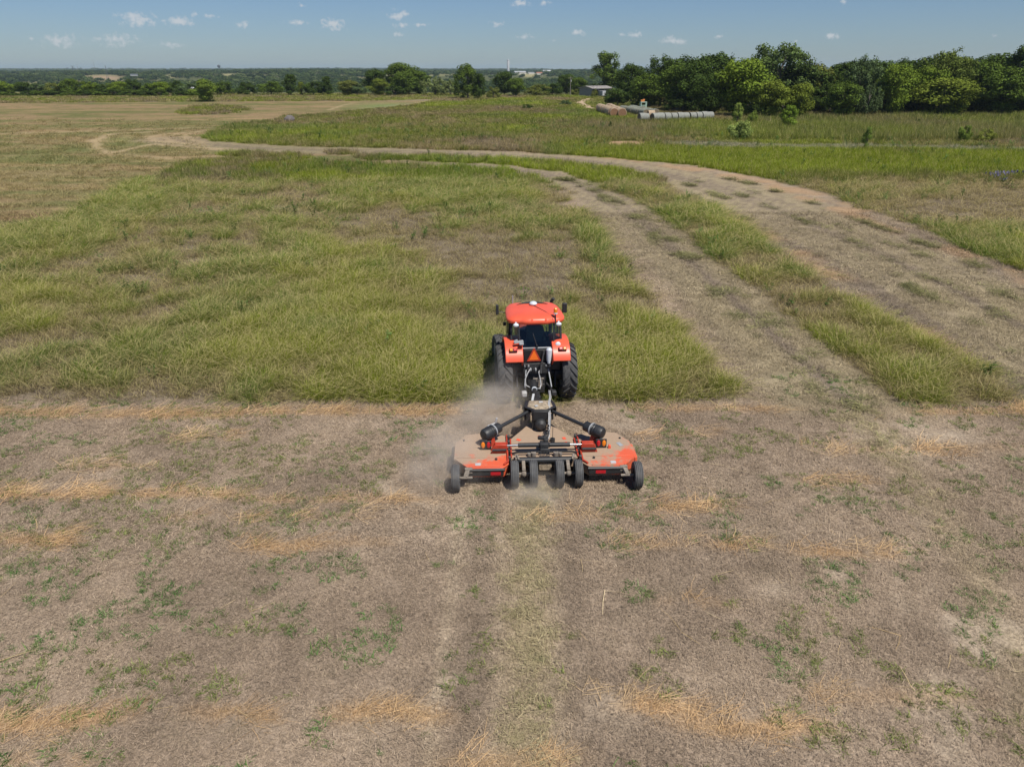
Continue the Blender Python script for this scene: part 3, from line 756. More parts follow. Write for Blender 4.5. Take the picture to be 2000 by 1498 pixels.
# weeds with broad leaves standing up among the grass
x, y = cells(-60, 120, 22, 150, 1.0); Z = zones(x, y)
k = (Z['tall'] > .5) & (rng.random(len(x)) < .24 * sstep(.46, .62, fbm(x * .25, y * .25, 66, 3))) & ~pressed(x, y) & ~under(x, y)
n = k.sum(); s_ = rng.uniform(.45, 1.05, n) * (1 + y[k] / 160)
scatter('tall_weeds', P_FORB, np.stack([x[k], y[k], terrain(x[k], y[k])], 1), rz(n), np.stack([s_, s_, s_ * .9], 1), np.array((.10, .165, .045)) * rng.uniform(.6, 1.4, (n, 1)), 'dark green broad-leaved weeds among the tall grass')
# stubble over the mown ground, thinning out with distance
X, Y, RR = [], [], []
for (y0, y1, s) in ((6.4, 13, .15), (13, 22, .19), (22, 34, .30), (34, 56, .5)):
    x, y = cells(-60, 60, y0, y1, s); Z = zones(x, y)
    k = (Z['tall'] < .5) & (rng.random(len(x)) < .9) & ~((fbm(x * .55, y * .55, 84, 3) > .70) & (rng.random(len(x)) < .6))
    X.append(x[k]); Y.append(y[k]); RR.append(np.full(k.sum(), s / .19))
X, Y, RR = map(np.concatenate, (X, Y, RR)); n = len(X); Z = zones(X, Y)
q_ = fbm(X * .5, Y * .5, 67, 3) + rng.normal(0, .14, n)
t_ = lerp3((.20, .154, .114), (.50, .388, .275), np.clip(q_ * 1.8 - .4, 0, 1))
k = sstep(.62, .9, fbm(X * .9, Y * .9, 68, 3) + rng.normal(0, .08, n)) * .6; t_ = t_ * (1 - k[:, None]) + np.array((.17, .155, .085)) * k[:, None]
k = np.clip(Z['trail'] * .9 + Z['trail2'] * .4 + (Z['lane'] < .9) * .4 * (Y > 22), 0, 1); t_ = t_ * (1 - k[:, None]) + np.array((.34, .29, .165)) * k[:, None]
ow = (.45 * (1 - sstep(20, 23, Y)))[:, None]; t_ = t_ * ow + ground_tone(X, Y, Z) * rng.uniform(.7, 1.45, (n, 1)) * (1 - ow)
k = np.clip(Z['straw'] * .8, 0, 1) * (rng.random(n) < .7); t_ = t_ * (1 - k[:, None]) + np.array((.46, .29, .15)) * k[:, None]
scatter('stubble', P_STUB, np.stack([X, Y, terrain(X, Y) + .004], 1), rz(n, .06), np.stack([RR, RR, np.clip(RR, .8, 1.6) * rng.uniform(.7, 1.5, n)], 1), t_, 'grey and tan stubble and thatch on the mown ground')
# straw left in rows
x, y = cells(-40, 40, 6.5, 22, .16); Z = zones(x, y)
k = rng.random(len(x)) < np.clip(Z['straw'] * 1.1, 0, 1) * .66 * np.clip(fbm(x * .9, y * 2.2, 77, 3) * 2.4 - .6, .28, 1)
xs, ys = x[k], y[k]; n = len(xs)
t_ = lerp3((.48, .30, .15), (.66, .47, .26), rng.random(n)) * rng.uniform(.75, 1.15, (n, 1))
s_ = rng.uniform(.7, 1.25, n) * np.clip(ys / 15, .75, 1.15)
scatter('straw_rows', P_STRAW, np.stack([xs, ys, np.full(n, .012)], 1), rz(n, .05) * (1, 1, .16), np.stack([s_, s_, s_], 1), t_, 'orange tan straw stalks lying in broken rows on the mown ground')
# loose stalks anywhere
x, y = cells(-30, 30, 6.5, 22, .75)
k = rng.random(len(x)) < .16; n = k.sum()
P_STALK = coll('p_stalk', [strips('stalk_%d' % i, flat_clump(500 + i, 2, .05, .3, .8, .011, .12, .04), M_STRAW) for i in range(5)])
scatter('loose_stalks', P_STALK, np.stack([x[k], y[k], np.full(n, .02)], 1), rz(n, .03), np.ones((n, 3)) * rng.uniform(.5, 1.1, (n, 1)), lerp3((.40, .28, .13), (.52, .42, .26), rng.random(n)), 'single pale stalks scattered over the mown ground')
# green clippings: the windrow behind the mower and the ones along the mown lanes
X, Y, T, SS = [], [], [], []
x, y = cells(-8, 25, 6.5, 24, .13); Z = zones(x, y)
k = rng.random(len(x)) < Z['trail'] * .42 * sstep(.3, .62, fbm(x * 1.4, y * 1.1, 69, 3)) + Z['trail2'] * .35 * sstep(14, 20, y) * sstep(.3, .6, fbm(x * 1.4, y * 1.1, 70, 3)) + .35 * bumps(Z['px'], Z['py'], [(1680, 815, 30, 14, 1)])
X.append(x[k]); Y.append(y[k]); SS.append(np.full(k.sum(), .72))
T.append(lerp3((.27, .235, .125), (.40, .335, .20), rng.random(k.sum())))
x, y = cells(-30, 60, 21, 75, .22); Z = zones(x, y)
off1 = np.minimum(np.abs(Z['lane']), 9)
clumpy = sstep(.52, .66, fbm(np.where(Z['lane'] < Z['outer'], Z['lane_s'], Z['outer_s'] + 500) * .42, Z['lane'] * 1.2, 72, 3))
k = (Z['tall'] < .4) & (rng.random(len(x)) < (np.exp(-(off1 / .6) ** 2) * .8 + np.exp(-((Z['outer'] - 1.9) / .3) ** 2) * .8 + np.exp(-((Z['outer'] - 4.1) / .3) ** 2) * .6 + np.exp(-(Z['outer'] / .4) ** 2) * .35) * clumpy)
X.append(x[k]); Y.append(y[k]); SS.append(np.full(k.sum(), 1.25))
T.append(lerp3((.10, .105, .045), (.27, .255, .115), rng.random(k.sum())))
X, Y, T, SS = map(np.concatenate, (X, Y, T, SS)); n = len(X)
SS = SS * rng.uniform(.7, 1.4, n) * (1 + Y / 90)
scatter('clippings', P_CLIP, np.stack([X, Y, np.full(n, .012)], 1), rz(n, .1), np.stack([SS, SS, SS * 1.3], 1), T, 'drying green and tan clippings left along the mown lanes and behind the mower')
# green sprouts in the stubble
X, Y = [], []
x, y = cells(-30, 30, 6.4, 24, .14); Z = zones(x, y)
k = (Z['tall'] < .4) & (rng.random(len(x)) < Z['weed'] * .42 * (1 - .75 * Z['trail'])) & ~pressed(x, y)
xs, ys = x[k], y[k]; n = len(xs)
t_ = lerp3((.115, .20, .065), (.20, .225, .075), sstep(.3, .7, fbm(xs * .4, ys * .4, 75, 2) + rng.normal(0, .12, n))) * rng.uniform(.7, 1.25, (n, 1))
s_ = rng.uniform(.55, 1.2, n)
scatter('green_sprouts', P_WEED, np.stack([xs, ys, terrain(xs, ys) + .004], 1), rz(n, .1), np.stack([s_, s_, s_ * .8], 1), t_, 'low green sprouts scattered through the stubble')
# regrowth on the far mown field
x, y = cells(-90, 20, 30, 110, .75); Z = zones(x, y)
k = (Z['tall'] < .3) & (Z['leftfield'] > .5) & (rng.random(len(x)) < .5 * sstep(.45, .6, fbm(x * .1, y * .3, 94, 4)))
n = k.sum(); s_ = rng.uniform(1.2, 2.4, n)
xx, yx = cells(-130, 10, 40, 175, .62); Zx = zones(xx, yx); kx = (ground_tone(xx, yx, Zx)[:, 0] < .29) & (Zx['tall'] < .3) & (Zx['leftfield'] > .5) & (rng.random(len(xx)) < .42 * np.clip((172 - yx) / 110, 0, 1)); xx, yx = xx[kx], yx[kx]; nx_ = len(xx)
sx_ = rng.uniform(.8, 1.8, nx_) * (1 + yx / 150)
scatter('field_stubble', P_DRY, np.stack([xx, yx, np.zeros(nx_)], 1), rz(nx_), np.stack([sx_ * 1.2, sx_ * 1.2, sx_ * .42], 1), ground_tone(xx, yx, zones(xx, yx)) * rng.uniform(.7, 1.3, (nx_, 1)), 'short tan and green stubble on the big mown field to the left')
scatter('regrowth', P_WEED, np.stack([x[k], y[k], np.full(n, .0)], 1), rz(n, .1), np.stack([s_ * 1.4, s_ * 1.4, s_ * .5], 1), lerp3((.22, .22, .10), (.33, .25, .15), rng.random(n)), 'short green regrowth on the big mown field to the left')
# blue wildflowers in the meadow on the right
P_FLW = coll('p_flower', [strips('flower_%d' % i, [(np.array([(a_, b_, .25), (a_ + .04, b_, .34), (a_ + .05, b_, .42)]), np.array([.06, .08, .03]), random.random()) for a_, b_ in np.random.default_rng(i).uniform(-.5, .5, (9, 2))], M_SPROUT) for i in range(3)])
x, y = cells(30, 60, 45, 75, .9); px_, py_ = proj(x, y)
k = rng.random(len(x)) < .45 * np.clip(bumps(px_, py_, [(1950, 350, 45, 6, 1), (1935, 353, 20, 5, 1)]), 0, 1)
n = k.sum()
scatter('wildflowers', P_FLW, np.stack([x[k], y[k], np.full(n, .3)], 1), rz(n, .1), np.ones((n, 3)) * 1.2, np.tile((.24, .22, .36), (n, 1)), 'patch of blue wildflowers in the meadow at the right edge')
# ------------------------------------------------------------------ trees: tapered trunk with limbs, crown of many leaf sprays
M_BARK = plain('bark', (.13, .115, .09), .95, var=.3, scale=3, bump=.5)
def leaf_cards(cen, nrm, size, seed, flat=.40):
    """one small bent leaf spray (two triangles) per centre, facing roughly outwards"""
    g = np.random.default_rng(seed); n = len(cen)
    a = nrm + g.normal(0, flat, (n, 3)); a[:, 2] += .3; a /= np.linalg.norm(a, axis=1, keepdims=True) + 1e-9
    u = np.cross(a, g.normal(0, 1, (n, 3))); u /= np.linalg.norm(u, axis=1, keepdims=True) + 1e-9
    v = np.cross(a, u)
    s = size * g.uniform(.55, 1.35, (n, 1))
    bend = a * s * g.uniform(-.35, .35, (n, 1))
    V = np.stack([cen - u * s * .5, cen - v * s * .33 + bend, cen + u * s * .5, cen + v * s * .33 + bend], 1).reshape(-1, 3)
    F = np.arange(4 * n).reshape(n, 4)
    F = np.concatenate([F[:, [0, 1, 2]], F[:, [0, 2, 3]]])
    return V, F, np.repeat(g.random(n), 4)
def crown_points(lobes, n, seed, shell=.35):
    g = np.random.default_rng(seed)
    w = np.array([(l[3] * l[4] + l[4] * l[5] + l[3] * l[5]) for l in lobes]); k = g.choice(len(lobes), n, p=w / w.sum())
    Lb = np.array(lobes)[k]
    d = g.normal(0, 1, (n, 3)); d /= np.linalg.norm(d, axis=1, keepdims=True)
    rr = np.clip(1 - np.abs(g.normal(0, shell, n)), .1, 1)[:, None] * (1 + g.normal(0, .06, (n, 1)))
    return Lb[:, :3] + d * Lb[:, 3:6] * rr, d, k
def lobes_for(kind, seed):
    q = random.Random(seed); Ls = []
    if kind == 'round':
        for _ in range(32):
            a = q.uniform(0, 6.283); e = q.uniform(-1.25, 1.35); r = q.uniform(.22, .36)
            c_, z = math.cos(e) * r, .50 + math.sin(e) * .36
            c_ *= .62 if e < -.35 else 1.0
            Ls.append((c_ * math.cos(a), c_ * math.sin(a), z, q.uniform(.11, .19), q.uniform(.11, .19), q.uniform(.09, .15)))
        Ls.append((0, 0, .52, .3, .3, .3))
    elif kind == 'tall':
        for cx, cy, cz, rr in ((-.15, .1, .22, .2), (.17, -.1, .2, .2), (-.14, 0, .62, .2), (.16, .06, .74, .2), (.02, -.1, .5, .27), (-.18, .1, .42, .2), (.22, -.05, .5, .18), (0, .12, .36, .24), (-.07, -.02, .8, .13)):
            for _ in range(7):
                d = Vector((q.gauss(0, 1), q.gauss(0, 1), q.gauss(0, 1))).normalized() * rr * .75
                s_ = q.uniform(.06, .12); Ls.append((cx + d.x, cy + d.y, cz + d.z, s_, s_, s_ * q.uniform(.9, 1.2)))
    elif kind == 'feather':
        for _ in range(95):
            a = q.uniform(0, 6.283); rr = math.sqrt(q.random()) * .42; h = .93 - .5 * (rr / .42) ** 2 - q.random() ** 1.3 * .7 + q.gauss(0, .03)
            s_ = q.uniform(.055, .085); Ls.append((rr * math.cos(a), rr * math.sin(a), max(.12, h), s_, s_, s_ * q.uniform(1.1, 1.7)))
    elif kind == 'airy':
        for _ in range(150):
            a = q.uniform(0, 6.283); e = math.asin(q.random() ** .8); r = q.uniform(.6, 1.0)
            s_ = q.uniform(.055, .095); Ls.append((math.cos(e) * r * .46 * math.cos(a), math.cos(e) * r * .46 * math.sin(a), .40 + math.sin(e) * r * .55 - .1 * q.random(), s_, s_, s_ * .8))
    elif kind == 'bush':
        for _ in range(30):
            a = q.uniform(0, 6.283); rr = math.sqrt(q.random()) * .40; h = (.82 - 1.7 * rr ** 2) * q.uniform(.25, 1)
            s_ = q.uniform(.09, .17); Ls.append((rr * math.cos(a), rr * math.sin(a), max(.1, h), s_, s_, s_ * 1.05))
    elif kind == 'narrow':
        for _ in range(34):
            z = q.uniform(.08, .93); rr = .34 * (1 - ((z - .38) / .62) ** 2 if z > .38 else .8 + .2 * z / .38) * q.uniform(.3, 1); a = q.uniform(0, 6.283)
            s_ = q.uniform(.07, .15); Ls.append((rr * math.cos(a), rr * math.sin(a), z, s_ * 1.25, s_ * 1.25, s_ * .8))
    elif kind == 'willow':
        for _ in range(60):
            a = q.uniform(0, 6.283); rr = math.sqrt(q.random()) * .42; z = (.86 - 1.6 * rr ** 2) * q.uniform(.2, 1.05)
            Ls.append((rr * math.cos(a), rr * math.sin(a), max(.07, z), .05, .05, q.uniform(.09, .16)))
    return Ls
SPEC = {'round': (8600, .037, .32), 'tall': (8000, .036, .35), 'feather': (7600, .033, .45), 'airy': (9500, .029, .5), 'bush': (6200, .042, .35), 'narrow': (4200, .045, .35), 'willow': (5200, .036, .5)}
PROTO = {}
def proto(kind, var):
    if (kind, var) in PROTO: return PROTO[(kind, var)]
    n, size, shell = SPEC[kind]; sd = sum(map(ord, kind)) * 13 + var * 101
    lb = lobes_for(kind, sd)
    C, D, K = crown_points(lb, n, sd + 1, shell)
    k = C[:, 2] > .03
    V, F, Q = leaf_cards(C[k], D[k], size, sd + 2)
    tone = np.random.default_rng(sd + 3).random(len(lb))[K[k]]              # each bough a little lighter or darker of its own
    me = np_mesh('crown', V, F); fattr(me, 'rnd', Q * .6 + np.repeat(tone, 4) * .4); me.materials.append(M_LEAF)
    b = MB(); q = random.Random(sd)
    top = {'bush': .35, 'willow': .4, 'narrow': .75}.get(kind, .55)
    b.tube([(0, 0, -.02), (.008, .004, top * .4), (-.006, .01, top)], [.028, .021, .010], 7)
    for l in sorted(lb, key=lambda l: -l[3] * l[5])[:14]:
        s0 = (0, .004, min(top * .8, max(.06, l[2] * .5)))
        mid = (l[0] * .45, l[1] * .45, s0[2] + (l[2] - s0[2]) * .62)
        b.tube([s0, mid, (l[0], l[1], l[2])], [.012, .008, .003], 5)
    PROTO[(kind, var)] = (me, b.mesh('trunk', M_BARK))
    return PROTO[(kind, var)]
_tv = [0]
def tree(name, label, cat, loc, h, w, kind, col, group=None, var=None, depth=None):
    _tv[0] += 1
    cm_, tm_ = proto(kind, (_tv[0] % 3) if var is None else var)
    e = empty(name, loc, (_tv[0] * 2.399) % 6.283)
    tag(e, label, cat, group)
    f = {'round': .84, 'tall': .9, 'feather': 1.0, 'airy': 1.02, 'bush': 1.08, 'narrow': .85, 'willow': .95}[kind]
    for nm, m_ in (('crown', cm_), ('trunk', tm_)):
        o_ = mesh_obj(nm, m_, e)
        o_.scale = (w / f, (depth or w) / f, h / .97)
        if nm == 'crown': o_.color = (*col, 1)
    return e
DK, MD, BR, YL, BG, OL, WL = (.058, .090, .020), (.092, .136, .024), (.140, .195, .026), (.155, .192, .030), (.095, .135, .055), (.150, .168, .040), (.205, .245, .09)
def t_at(name, label, cat, px, pyb, pyt, wpx, kind, col, group=None, var=None, back=0.0, depthf=1.0):
    """a tree whose foot stands at photo point (px, pyb); back metres further off on the same bearing"""
    g = at(px, pyb); g = g * (1 + back / g.y); g.z = float(terrain(g.x, g.y))
    top = at_d(px, pyt, g.y); zc = g.y * cp + (H - top.z) * sp_
    w = wpx / FPX * zc
    return tree(name, label, cat, g, max(1.0, top.z - g.z), w, kind, col, group, var, w * depthf)
GW = 'trees of the wood along the right side'
def wood(label, px, pyb, pyt, wpx, kind, col, back=0.0, var=None, name='woodland_tree', cat='tree', group=GW, depthf=1.0):
    return t_at(name, label, cat, px, pyb, pyt, wpx, kind, col, group, var, back, depthf)
# the wood on the right, front row first
wood('dark dense cedar-like bush standing low beside the grey shed', 1207, 208, 166, 66, 'bush', DK, name='cedar_bush', cat='bush')
wood('tall two-headed dark cottonwood rising behind the grey shed', 1178, 199, 100, 92, 'tall', MD, 75)
wood('medium green tree between the shed cottonwood and the wood', 1232, 206, 122, 70, 'round', DK, 20)
wood('low bright bush beside the pale green frame', 1240, 211, 192, 22, 'bush', BR, 3, name='bush', cat='bush')
wood('dark tree with feathery pointed top at the left end of the wood', 1288, 215, 103, 104, 'feather', DK, 25)
wood('leafy mid-green tree right behind the pale green frame', 1268, 214, 142, 84, 'round', MD, 10)
wood('mid-green tree over the far grey bales', 1316, 220, 126, 96, 'round', MD, 10)
wood('broad dark tree behind the long row of white-wrapped bales', 1352, 225, 118, 90, 'round', DK, 14)
wood('dark tree with tufted palm-like crown above the bright tree', 1414, 225, 104, 58, 'feather', DK, 30)
wood('dark leafy tree over the right end of the white-wrapped bales', 1378, 229, 145, 76, 'round', DK, 2)
wood('large bright green tree bulging out of the front of the wood', 1442, 231, 113, 128, 'round', BR, 6)
wood('bright yellow-green tree low at the edge under the airy crown', 1500, 232, 154, 78, 'round', YL, 1)
wood('yellow-green small tree leaning over the tall grass', 1560, 232, 162, 64, 'round', YL, 2)
wood('great airy grey-green crown standing above all its neighbours', 1510, 232, 70, 160, 'airy', (.105, .150, .045), 26, 0)
wood('dull olive tree in the gap right of the airy crown', 1578, 231, 122, 84, 'round', OL, 26)
wood('dark olive tree with a brown hollow beneath it', 1618, 231, 124, 80, 'feather', DK, 22)
wood('blue-green feathery tree with several pointed tops', 1672, 230, 103, 106, 'feather', BG, 12)
wood('dark drooping tree below the blue-green feathery one', 1640, 231, 158, 84, 'round', MD, 1)
wood('grey-leaved low tree in deep shade beneath the feathery one', 1690, 230, 160, 66, 'willow', BG, 1)
wood('bright green tree reaching down to the grass right of the feathery one', 1738, 230, 124, 84, 'round', BR, 5)
wood('small round dark treetop showing behind the bright green tree', 1750, 230, 112, 70, 'round', DK, 42)
wood('large loose yellow-olive tree with ragged top', 1832, 230, 82, 136, 'airy', (.125, .16, .035), 14, 1)
wood('low spreading yellow-green tree in front of the ragged olive tree', 1842, 229, 152, 130, 'round', YL, 1)
wood('mid-green tree filling under the ragged olive tree', 1800, 229, 126, 92, 'round', BR, 8)
wood('dark green tree standing left of the tall corner trees', 1905, 229, 120, 92, 'round', MD, 10)
wood('tall dark tree with ragged top at the right end of the wood', 1968, 229, 88, 96, 'tall', DK, 24)
wood('broad dark tree reaching the grass at the right end of the wood', 1955, 228, 128, 112, 'round', MD, 2)
wood('tallest dark tree cut by the right edge of the picture', 2025, 228, 70, 110, 'tall', DK, 22)
wood('mid-green tree cut by the right edge, below the tallest one', 2042, 228, 140, 96, 'round', MD, 2)
SR = ['far grey bales', 'left end of the white-wrapped row', 'bright bulging tree', 'yellow-green pair of trees', 'hollow dark olive tree', 'blue-green feathery tree', 'gap left of the ragged olive tree', 'ragged olive tree', 'corner trees']
for i, (px, pyb, pyt, w) in enumerate([(1330, 218, 116, 70), (1385, 224, 112, 70), (1470, 230, 126, 80), (1545, 231, 128, 80), (1650, 230, 128, 80), (1705, 230, 126, 80), (1790, 230, 116, 80), (1870, 229, 122, 80), (1935, 228, 112, 90)]):
    wood('dark second-row tree half hidden behind the ' + SR[i], px, pyb, pyt - 8, w * 1.75, 'round', DK, 28 + 5 * (i % 3), group='half hidden trees of the second row')
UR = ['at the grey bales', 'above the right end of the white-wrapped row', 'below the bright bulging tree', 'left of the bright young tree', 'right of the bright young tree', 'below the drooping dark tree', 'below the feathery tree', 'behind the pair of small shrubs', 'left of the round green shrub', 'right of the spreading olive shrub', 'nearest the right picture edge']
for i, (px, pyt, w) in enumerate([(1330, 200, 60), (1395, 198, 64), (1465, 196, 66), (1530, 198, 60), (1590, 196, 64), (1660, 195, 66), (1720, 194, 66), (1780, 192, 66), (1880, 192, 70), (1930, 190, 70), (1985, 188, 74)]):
    wood('low shade-coloured undergrowth bush of the wood ' + UR[i], px, 231 if px > 1400 else 226, pyt - 16, w * 1.35, 'bush', (.045, .068, .018), 15, name='undergrowth_bush', cat='bush', group='shaded undergrowth bushes of the wood')  # leaf colour darkened to paint in the shade at the wood's foot
wood('bright green young tree standing out in front of the dark wood', 1537, 255, 202, 38, 'narrow', (.18, .26, .035), 0, name='young_tree', group=None)
# saplings and shrubs out in the meadow
wood('tall pale willow sapling beside the wood and above the willow bush', 1438, 247, 202, 28, 'narrow', (.24, .30, .07), name='willow_sapling', group=None)
wood('pale fluffy willow bush standing alone in the meadow', 1443, 275, 228, 56, 'bush', (.25, .31, .09), name='willow_bush', cat='bush', group=None)
wood('small sapling right of the willow bush, in front of the wood', 1468, 244, 214, 24, 'bush', (.20, .26, .05), name='sapling', group=None)
wood('slim sapling at the edge of the pale grey strip of grass', 1691, 291, 249, 22, 'narrow', (.17, .24, .05), name='sapling', group=None)
wood('round green shrub in the grass bank near the right edge', 1880, 279, 238, 34, 'bush', (.17, .23, .045), name='shrub', cat='shrub', group=None)
wood('spreading olive shrub right of the round green shrub', 1922, 279, 249, 42, 'bush', (.22, .25, .05), name='shrub', cat='shrub', group=None)
wood('dark slim plant standing in the meadow below the brown bales', 1192, 256, 238, 9, 'narrow', DK, name='plant', cat='plant', group=None)
wood('pair of small dark shrubs against the foot of the wood', 1792, 247, 230, 14, 'bush', DK, name='shrub', cat='shrub', group=None)
wood('low dark shrub in the brownish meadow right of the far cottonwood', 1028, 214, 203, 28, 'bush', DK, name='shrub', cat='shrub', group=None)
wood('low grey-green shrub clump left of the dirt road', 1105, 206, 194, 30, 'bush', BG, name='shrub', cat='shrub', group=None)
# trees and bushes along the far edge of the field, left to right
GH = 'trees of the hedgerow along the far left edge'
t_at('field_tree', 'round bright tree standing alone on its grassy island in the mown field', 'tree', 405, 199, 155, 54, 'round', (.155, .215, .036))
hq = random.Random(4)
ORDH = 'first second third fourth fifth sixth seventh eighth ninth tenth eleventh twelfth thirteenth fourteenth fifteenth sixteenth'.split()
HT = [('olive', OL), ('mid-green', MD), ('bright', BR), ('dark', DK), ('grey-green', BG)]
hx = [-60, -18, 14, 48, 78, 112, 142, 176, 204, 236, 262, 290, 318, 346, 372]
hn = ['behind the left edge', 'cut by the left picture edge', 'at the left end', 'second from the left end', 'left of the tan ploughed field', 'below the left end of the ploughed field', 'just below the tan ploughed field', 'under the middle of the ploughed field',
      'under the right half of the ploughed field', 'just right of the ploughed field', 'with rounded top right of the ploughed field', 'beside the first white roof', 'just left of the white roof', 'right of the white roof', 'behind the lone field tree']
for i, px in enumerate(hx):
    nm, c = HT[i % 5] if i not in (9, 10) else HT[3 - i % 2]
    t_at('hedge_tree', '%s bushy hedgerow tree %s' % (nm, hn[i]), 'tree', px, 187.5, hq.uniform(152, 161) if i != 10 else 150, hq.uniform(44, 58), 'bush' if i % 3 else 'round', c, GH, depthf=.8)
for i, px in enumerate(range(-40, 400, 30)):
    t_at('hedge_bush', 'low %s bush at the hedgerow foot, %s from the left picture edge' % ('dark' if i % 2 else 'greener', 'one cut off' if i < 1 else ORDH[i - 1]), 'bush', px + hq.uniform(-8, 8), 188.5, hq.uniform(171, 177), hq.uniform(34, 48), 'bush', DK if i % 2 else MD, 'low bushes at the foot of the hedgerow')
t_at('hedge_tree', 'bushy tree just right of the lone field tree', 'tree', 440, 186, 156, 54, 'bush', MD, GH)
t_at('hedge_tree', 'darker bush between the lone field tree and the tan gap', 'tree', 482, 186, 157, 50, 'bush', DK, GH)
t_at('hedge_tree', 'leafy bush right of the tan gap in the hedgerow', 'tree', 530, 186, 153, 60, 'bush', MD, GH)
t_at('poplar_tree', 'tall narrow dark poplar-like tree, left one of two', 'tree', 569, 188, 142, 33, 'narrow', DK)
t_at('small_tree', 'small yellow-green tree right beside the taller poplar-like tree', 'tree', 590, 187, 161, 22, 'narrow', YL)
t_at('hedge_tree', 'dark wide bush between the two poplar-like trees', 'tree', 612, 187, 154, 54, 'bush', DK, GH)
t_at('poplar_tree', 'shorter narrow dark poplar-like tree, right one of two', 'tree', 640, 187, 147, 32, 'narrow', DK)
t_at('small_tree', 'thin bushy tree right of the two poplar-like trees', 'tree', 680, 187, 156, 48, 'round', OL)
t_at('small_tree', 'small grey-green tree before the big rounded tree clump', 'tree', 698, 187, 160, 44, 'bush', BG)
GM = 'trees of the rounded clump left of centre'
t_at('clump_tree', 'highest dark tree at the top of the rounded clump', 'tree', 785, 188, 122, 74, 'round', MD, GM, back=30)
t_at('clump_tree', 'dark tree on the left shoulder of the rounded clump', 'tree', 734, 187, 134, 56, 'round', DK, GM, back=15)
t_at('clump_tree', 'bright yellow-green tree at the left foot of the rounded clump', 'tree', 742, 187, 154, 48, 'round', YL, GM)
t_at('clump_tree', 'mid-green tree in the middle of the rounded clump', 'tree', 790, 187, 140, 62, 'round', MD, GM, back=6)
t_at('clump_tree', 'dark low bush at the foot of the rounded clump', 'tree', 772, 188, 163, 50, 'bush', DK, GM)
t_at('clump_tree', 'leafy tree on the right shoulder of the rounded clump', 'tree', 818, 187, 138, 54, 'round', MD, GM, back=12)
t_at('willow_tree', 'pale grey-green willow-like tree left of the big cottonwood', 'tree', 850, 187, 147, 66, 'willow', WL)
t_at('willow_tree', 'pale grey-green thicket tree close against the big cottonwood', 'tree', 880, 187, 154, 40, 'willow', WL)
t_at('cottonwood_tree', 'big dark cottonwood with several heads standing alone left of the white tower', 'tree', 914, 193, 124, 70, 'tall', MD)
t_at('cottonwood_tree', 'lower dark cottonwood clump grown onto the big one', 'tree', 936, 193, 140, 36, 'narrow', DK)
t_at('bush', 'pale olive bush at the right foot of the big cottonwood', 'bush', 964, 193, 166, 34, 'bush', OL)
t_at('hedge_tree', 'dark tree behind the pale olive bush, under the white tower', 'tree', 985, 188, 140, 60, 'round', DK, GH, back=20)
t_at('hedge_tree', 'dark tree right of the white tower foot', 'tree', 1008, 188, 152, 44, 'round', MD, GH)
t_at('hedge_tree', 'low wide hedge tree below the far white buildings', 'tree', 1052, 187, 161, 66, 'bush', OL, GH)
t_at('hedge_tree', 'low dark hedge tree left of the utility pole', 'tree', 1078, 187, 158, 52, 'bush', DK, GH)
t_at('hedge_tree', 'dark tree behind the utility pole', 'tree', 1106, 187, 145, 50, 'round', DK, GH, back=20)
t_at('hedge_tree', 'leafy tree just left of the grey shed', 'tree', 1128, 188, 150, 40, 'round', MD, GH, back=14)
t_at('bush', 'low olive bush against the left corner of the grey shed', 'bush', 1122, 188, 172, 22, 'bush', OL)
t_at('bush', 'small olive bush in front of the grey shed corner', 'bush', 1160, 190, 172, 16, 'bush', OL)
t_at('bush', 'low grey-green bush in front of the shed beside the cedar-like bush', 'bush', 1188, 192, 174, 20, 'willow', BG)
# ------------------------------------------------------------------ the far woods: one mass beyond the hedges
def small_crown(seed):
    g = np.random.default_rng(seed); q = random.Random(seed)
    lb = [(q.uniform(-.3, .3), q.uniform(-.3, .3), q.uniform(.25, .75), q.uniform(.2, .32), q.uniform(.2, .32), q.uniform(.15, .28)) for _ in range(7)]
    C, D, K = crown_points(lb, 420, seed, .3)
    V, F, Q = leaf_cards(C, D, .13, seed + 1)
    me = np_mesh('far_crown', V, F); fattr(me, 'rnd', Q); me.materials.append(M_WOODS)
    return bpy.data.objects.new('far_crown', me)
P_FARW = coll('p_woods', [small_crown(900 + i) for i in range(5)])
X, Y, SC = [], [], []
for (y0, y1, s, h) in ((600, 800, 11, 6), (800, 1300, 14, 8.5), (1300, 2300, 20, 9.5), (2300, 3600, 34, 12), (3600, 6500, 60, 16), (6500, 11500, 120, 22)):
    nx = int(1.8 * y1 / s) + 1; ny = int((y1 - y0) / s) + 1
    a, b = np.meshgrid((np.arange(nx) - nx / 2) * s, y0 + np.arange(ny) * s)
    x = (a + rng.random(a.shape) * s).ravel(); y = (b + rng.random(a.shape) * s).ravel()
    k = np.abs(x) < 40 + .86 * y
    x, y = x[k], y[k]; pl, ps = clearing(x, y)
    d = fbm(x / 190, y / 380, 96, 4)
    k = (pl < .25) & (ps < .3) & (rng.random(len(x)) < np.clip(1.25 - 2.2 * (d > .56) * (y > 650), .12, 1)) & ~((y < 480) & (x > 20) & (x < 75))
    X.append(x[k]); Y.append(y[k]); SC.append(h * rng.uniform(.5, 1.25, k.sum()))
X, Y, SC = map(np.concatenate, (X, Y, SC)); n = len(X)
w_ = SC * rng.uniform(1.1, 1.9, n) * (1 + Y / 9000)
t_ = lerp3((.042, .070, .024), (.085, .12, .036), rng.random(n)) * (.65 + .7 * fbm(X / 60, Y / 120, 98, 2))[:, None]
k = (rng.random(n) < .12); t_[k] = np.array((.13, .16, .06)) * rng.uniform(.8, 1.2, (k.sum(), 1))
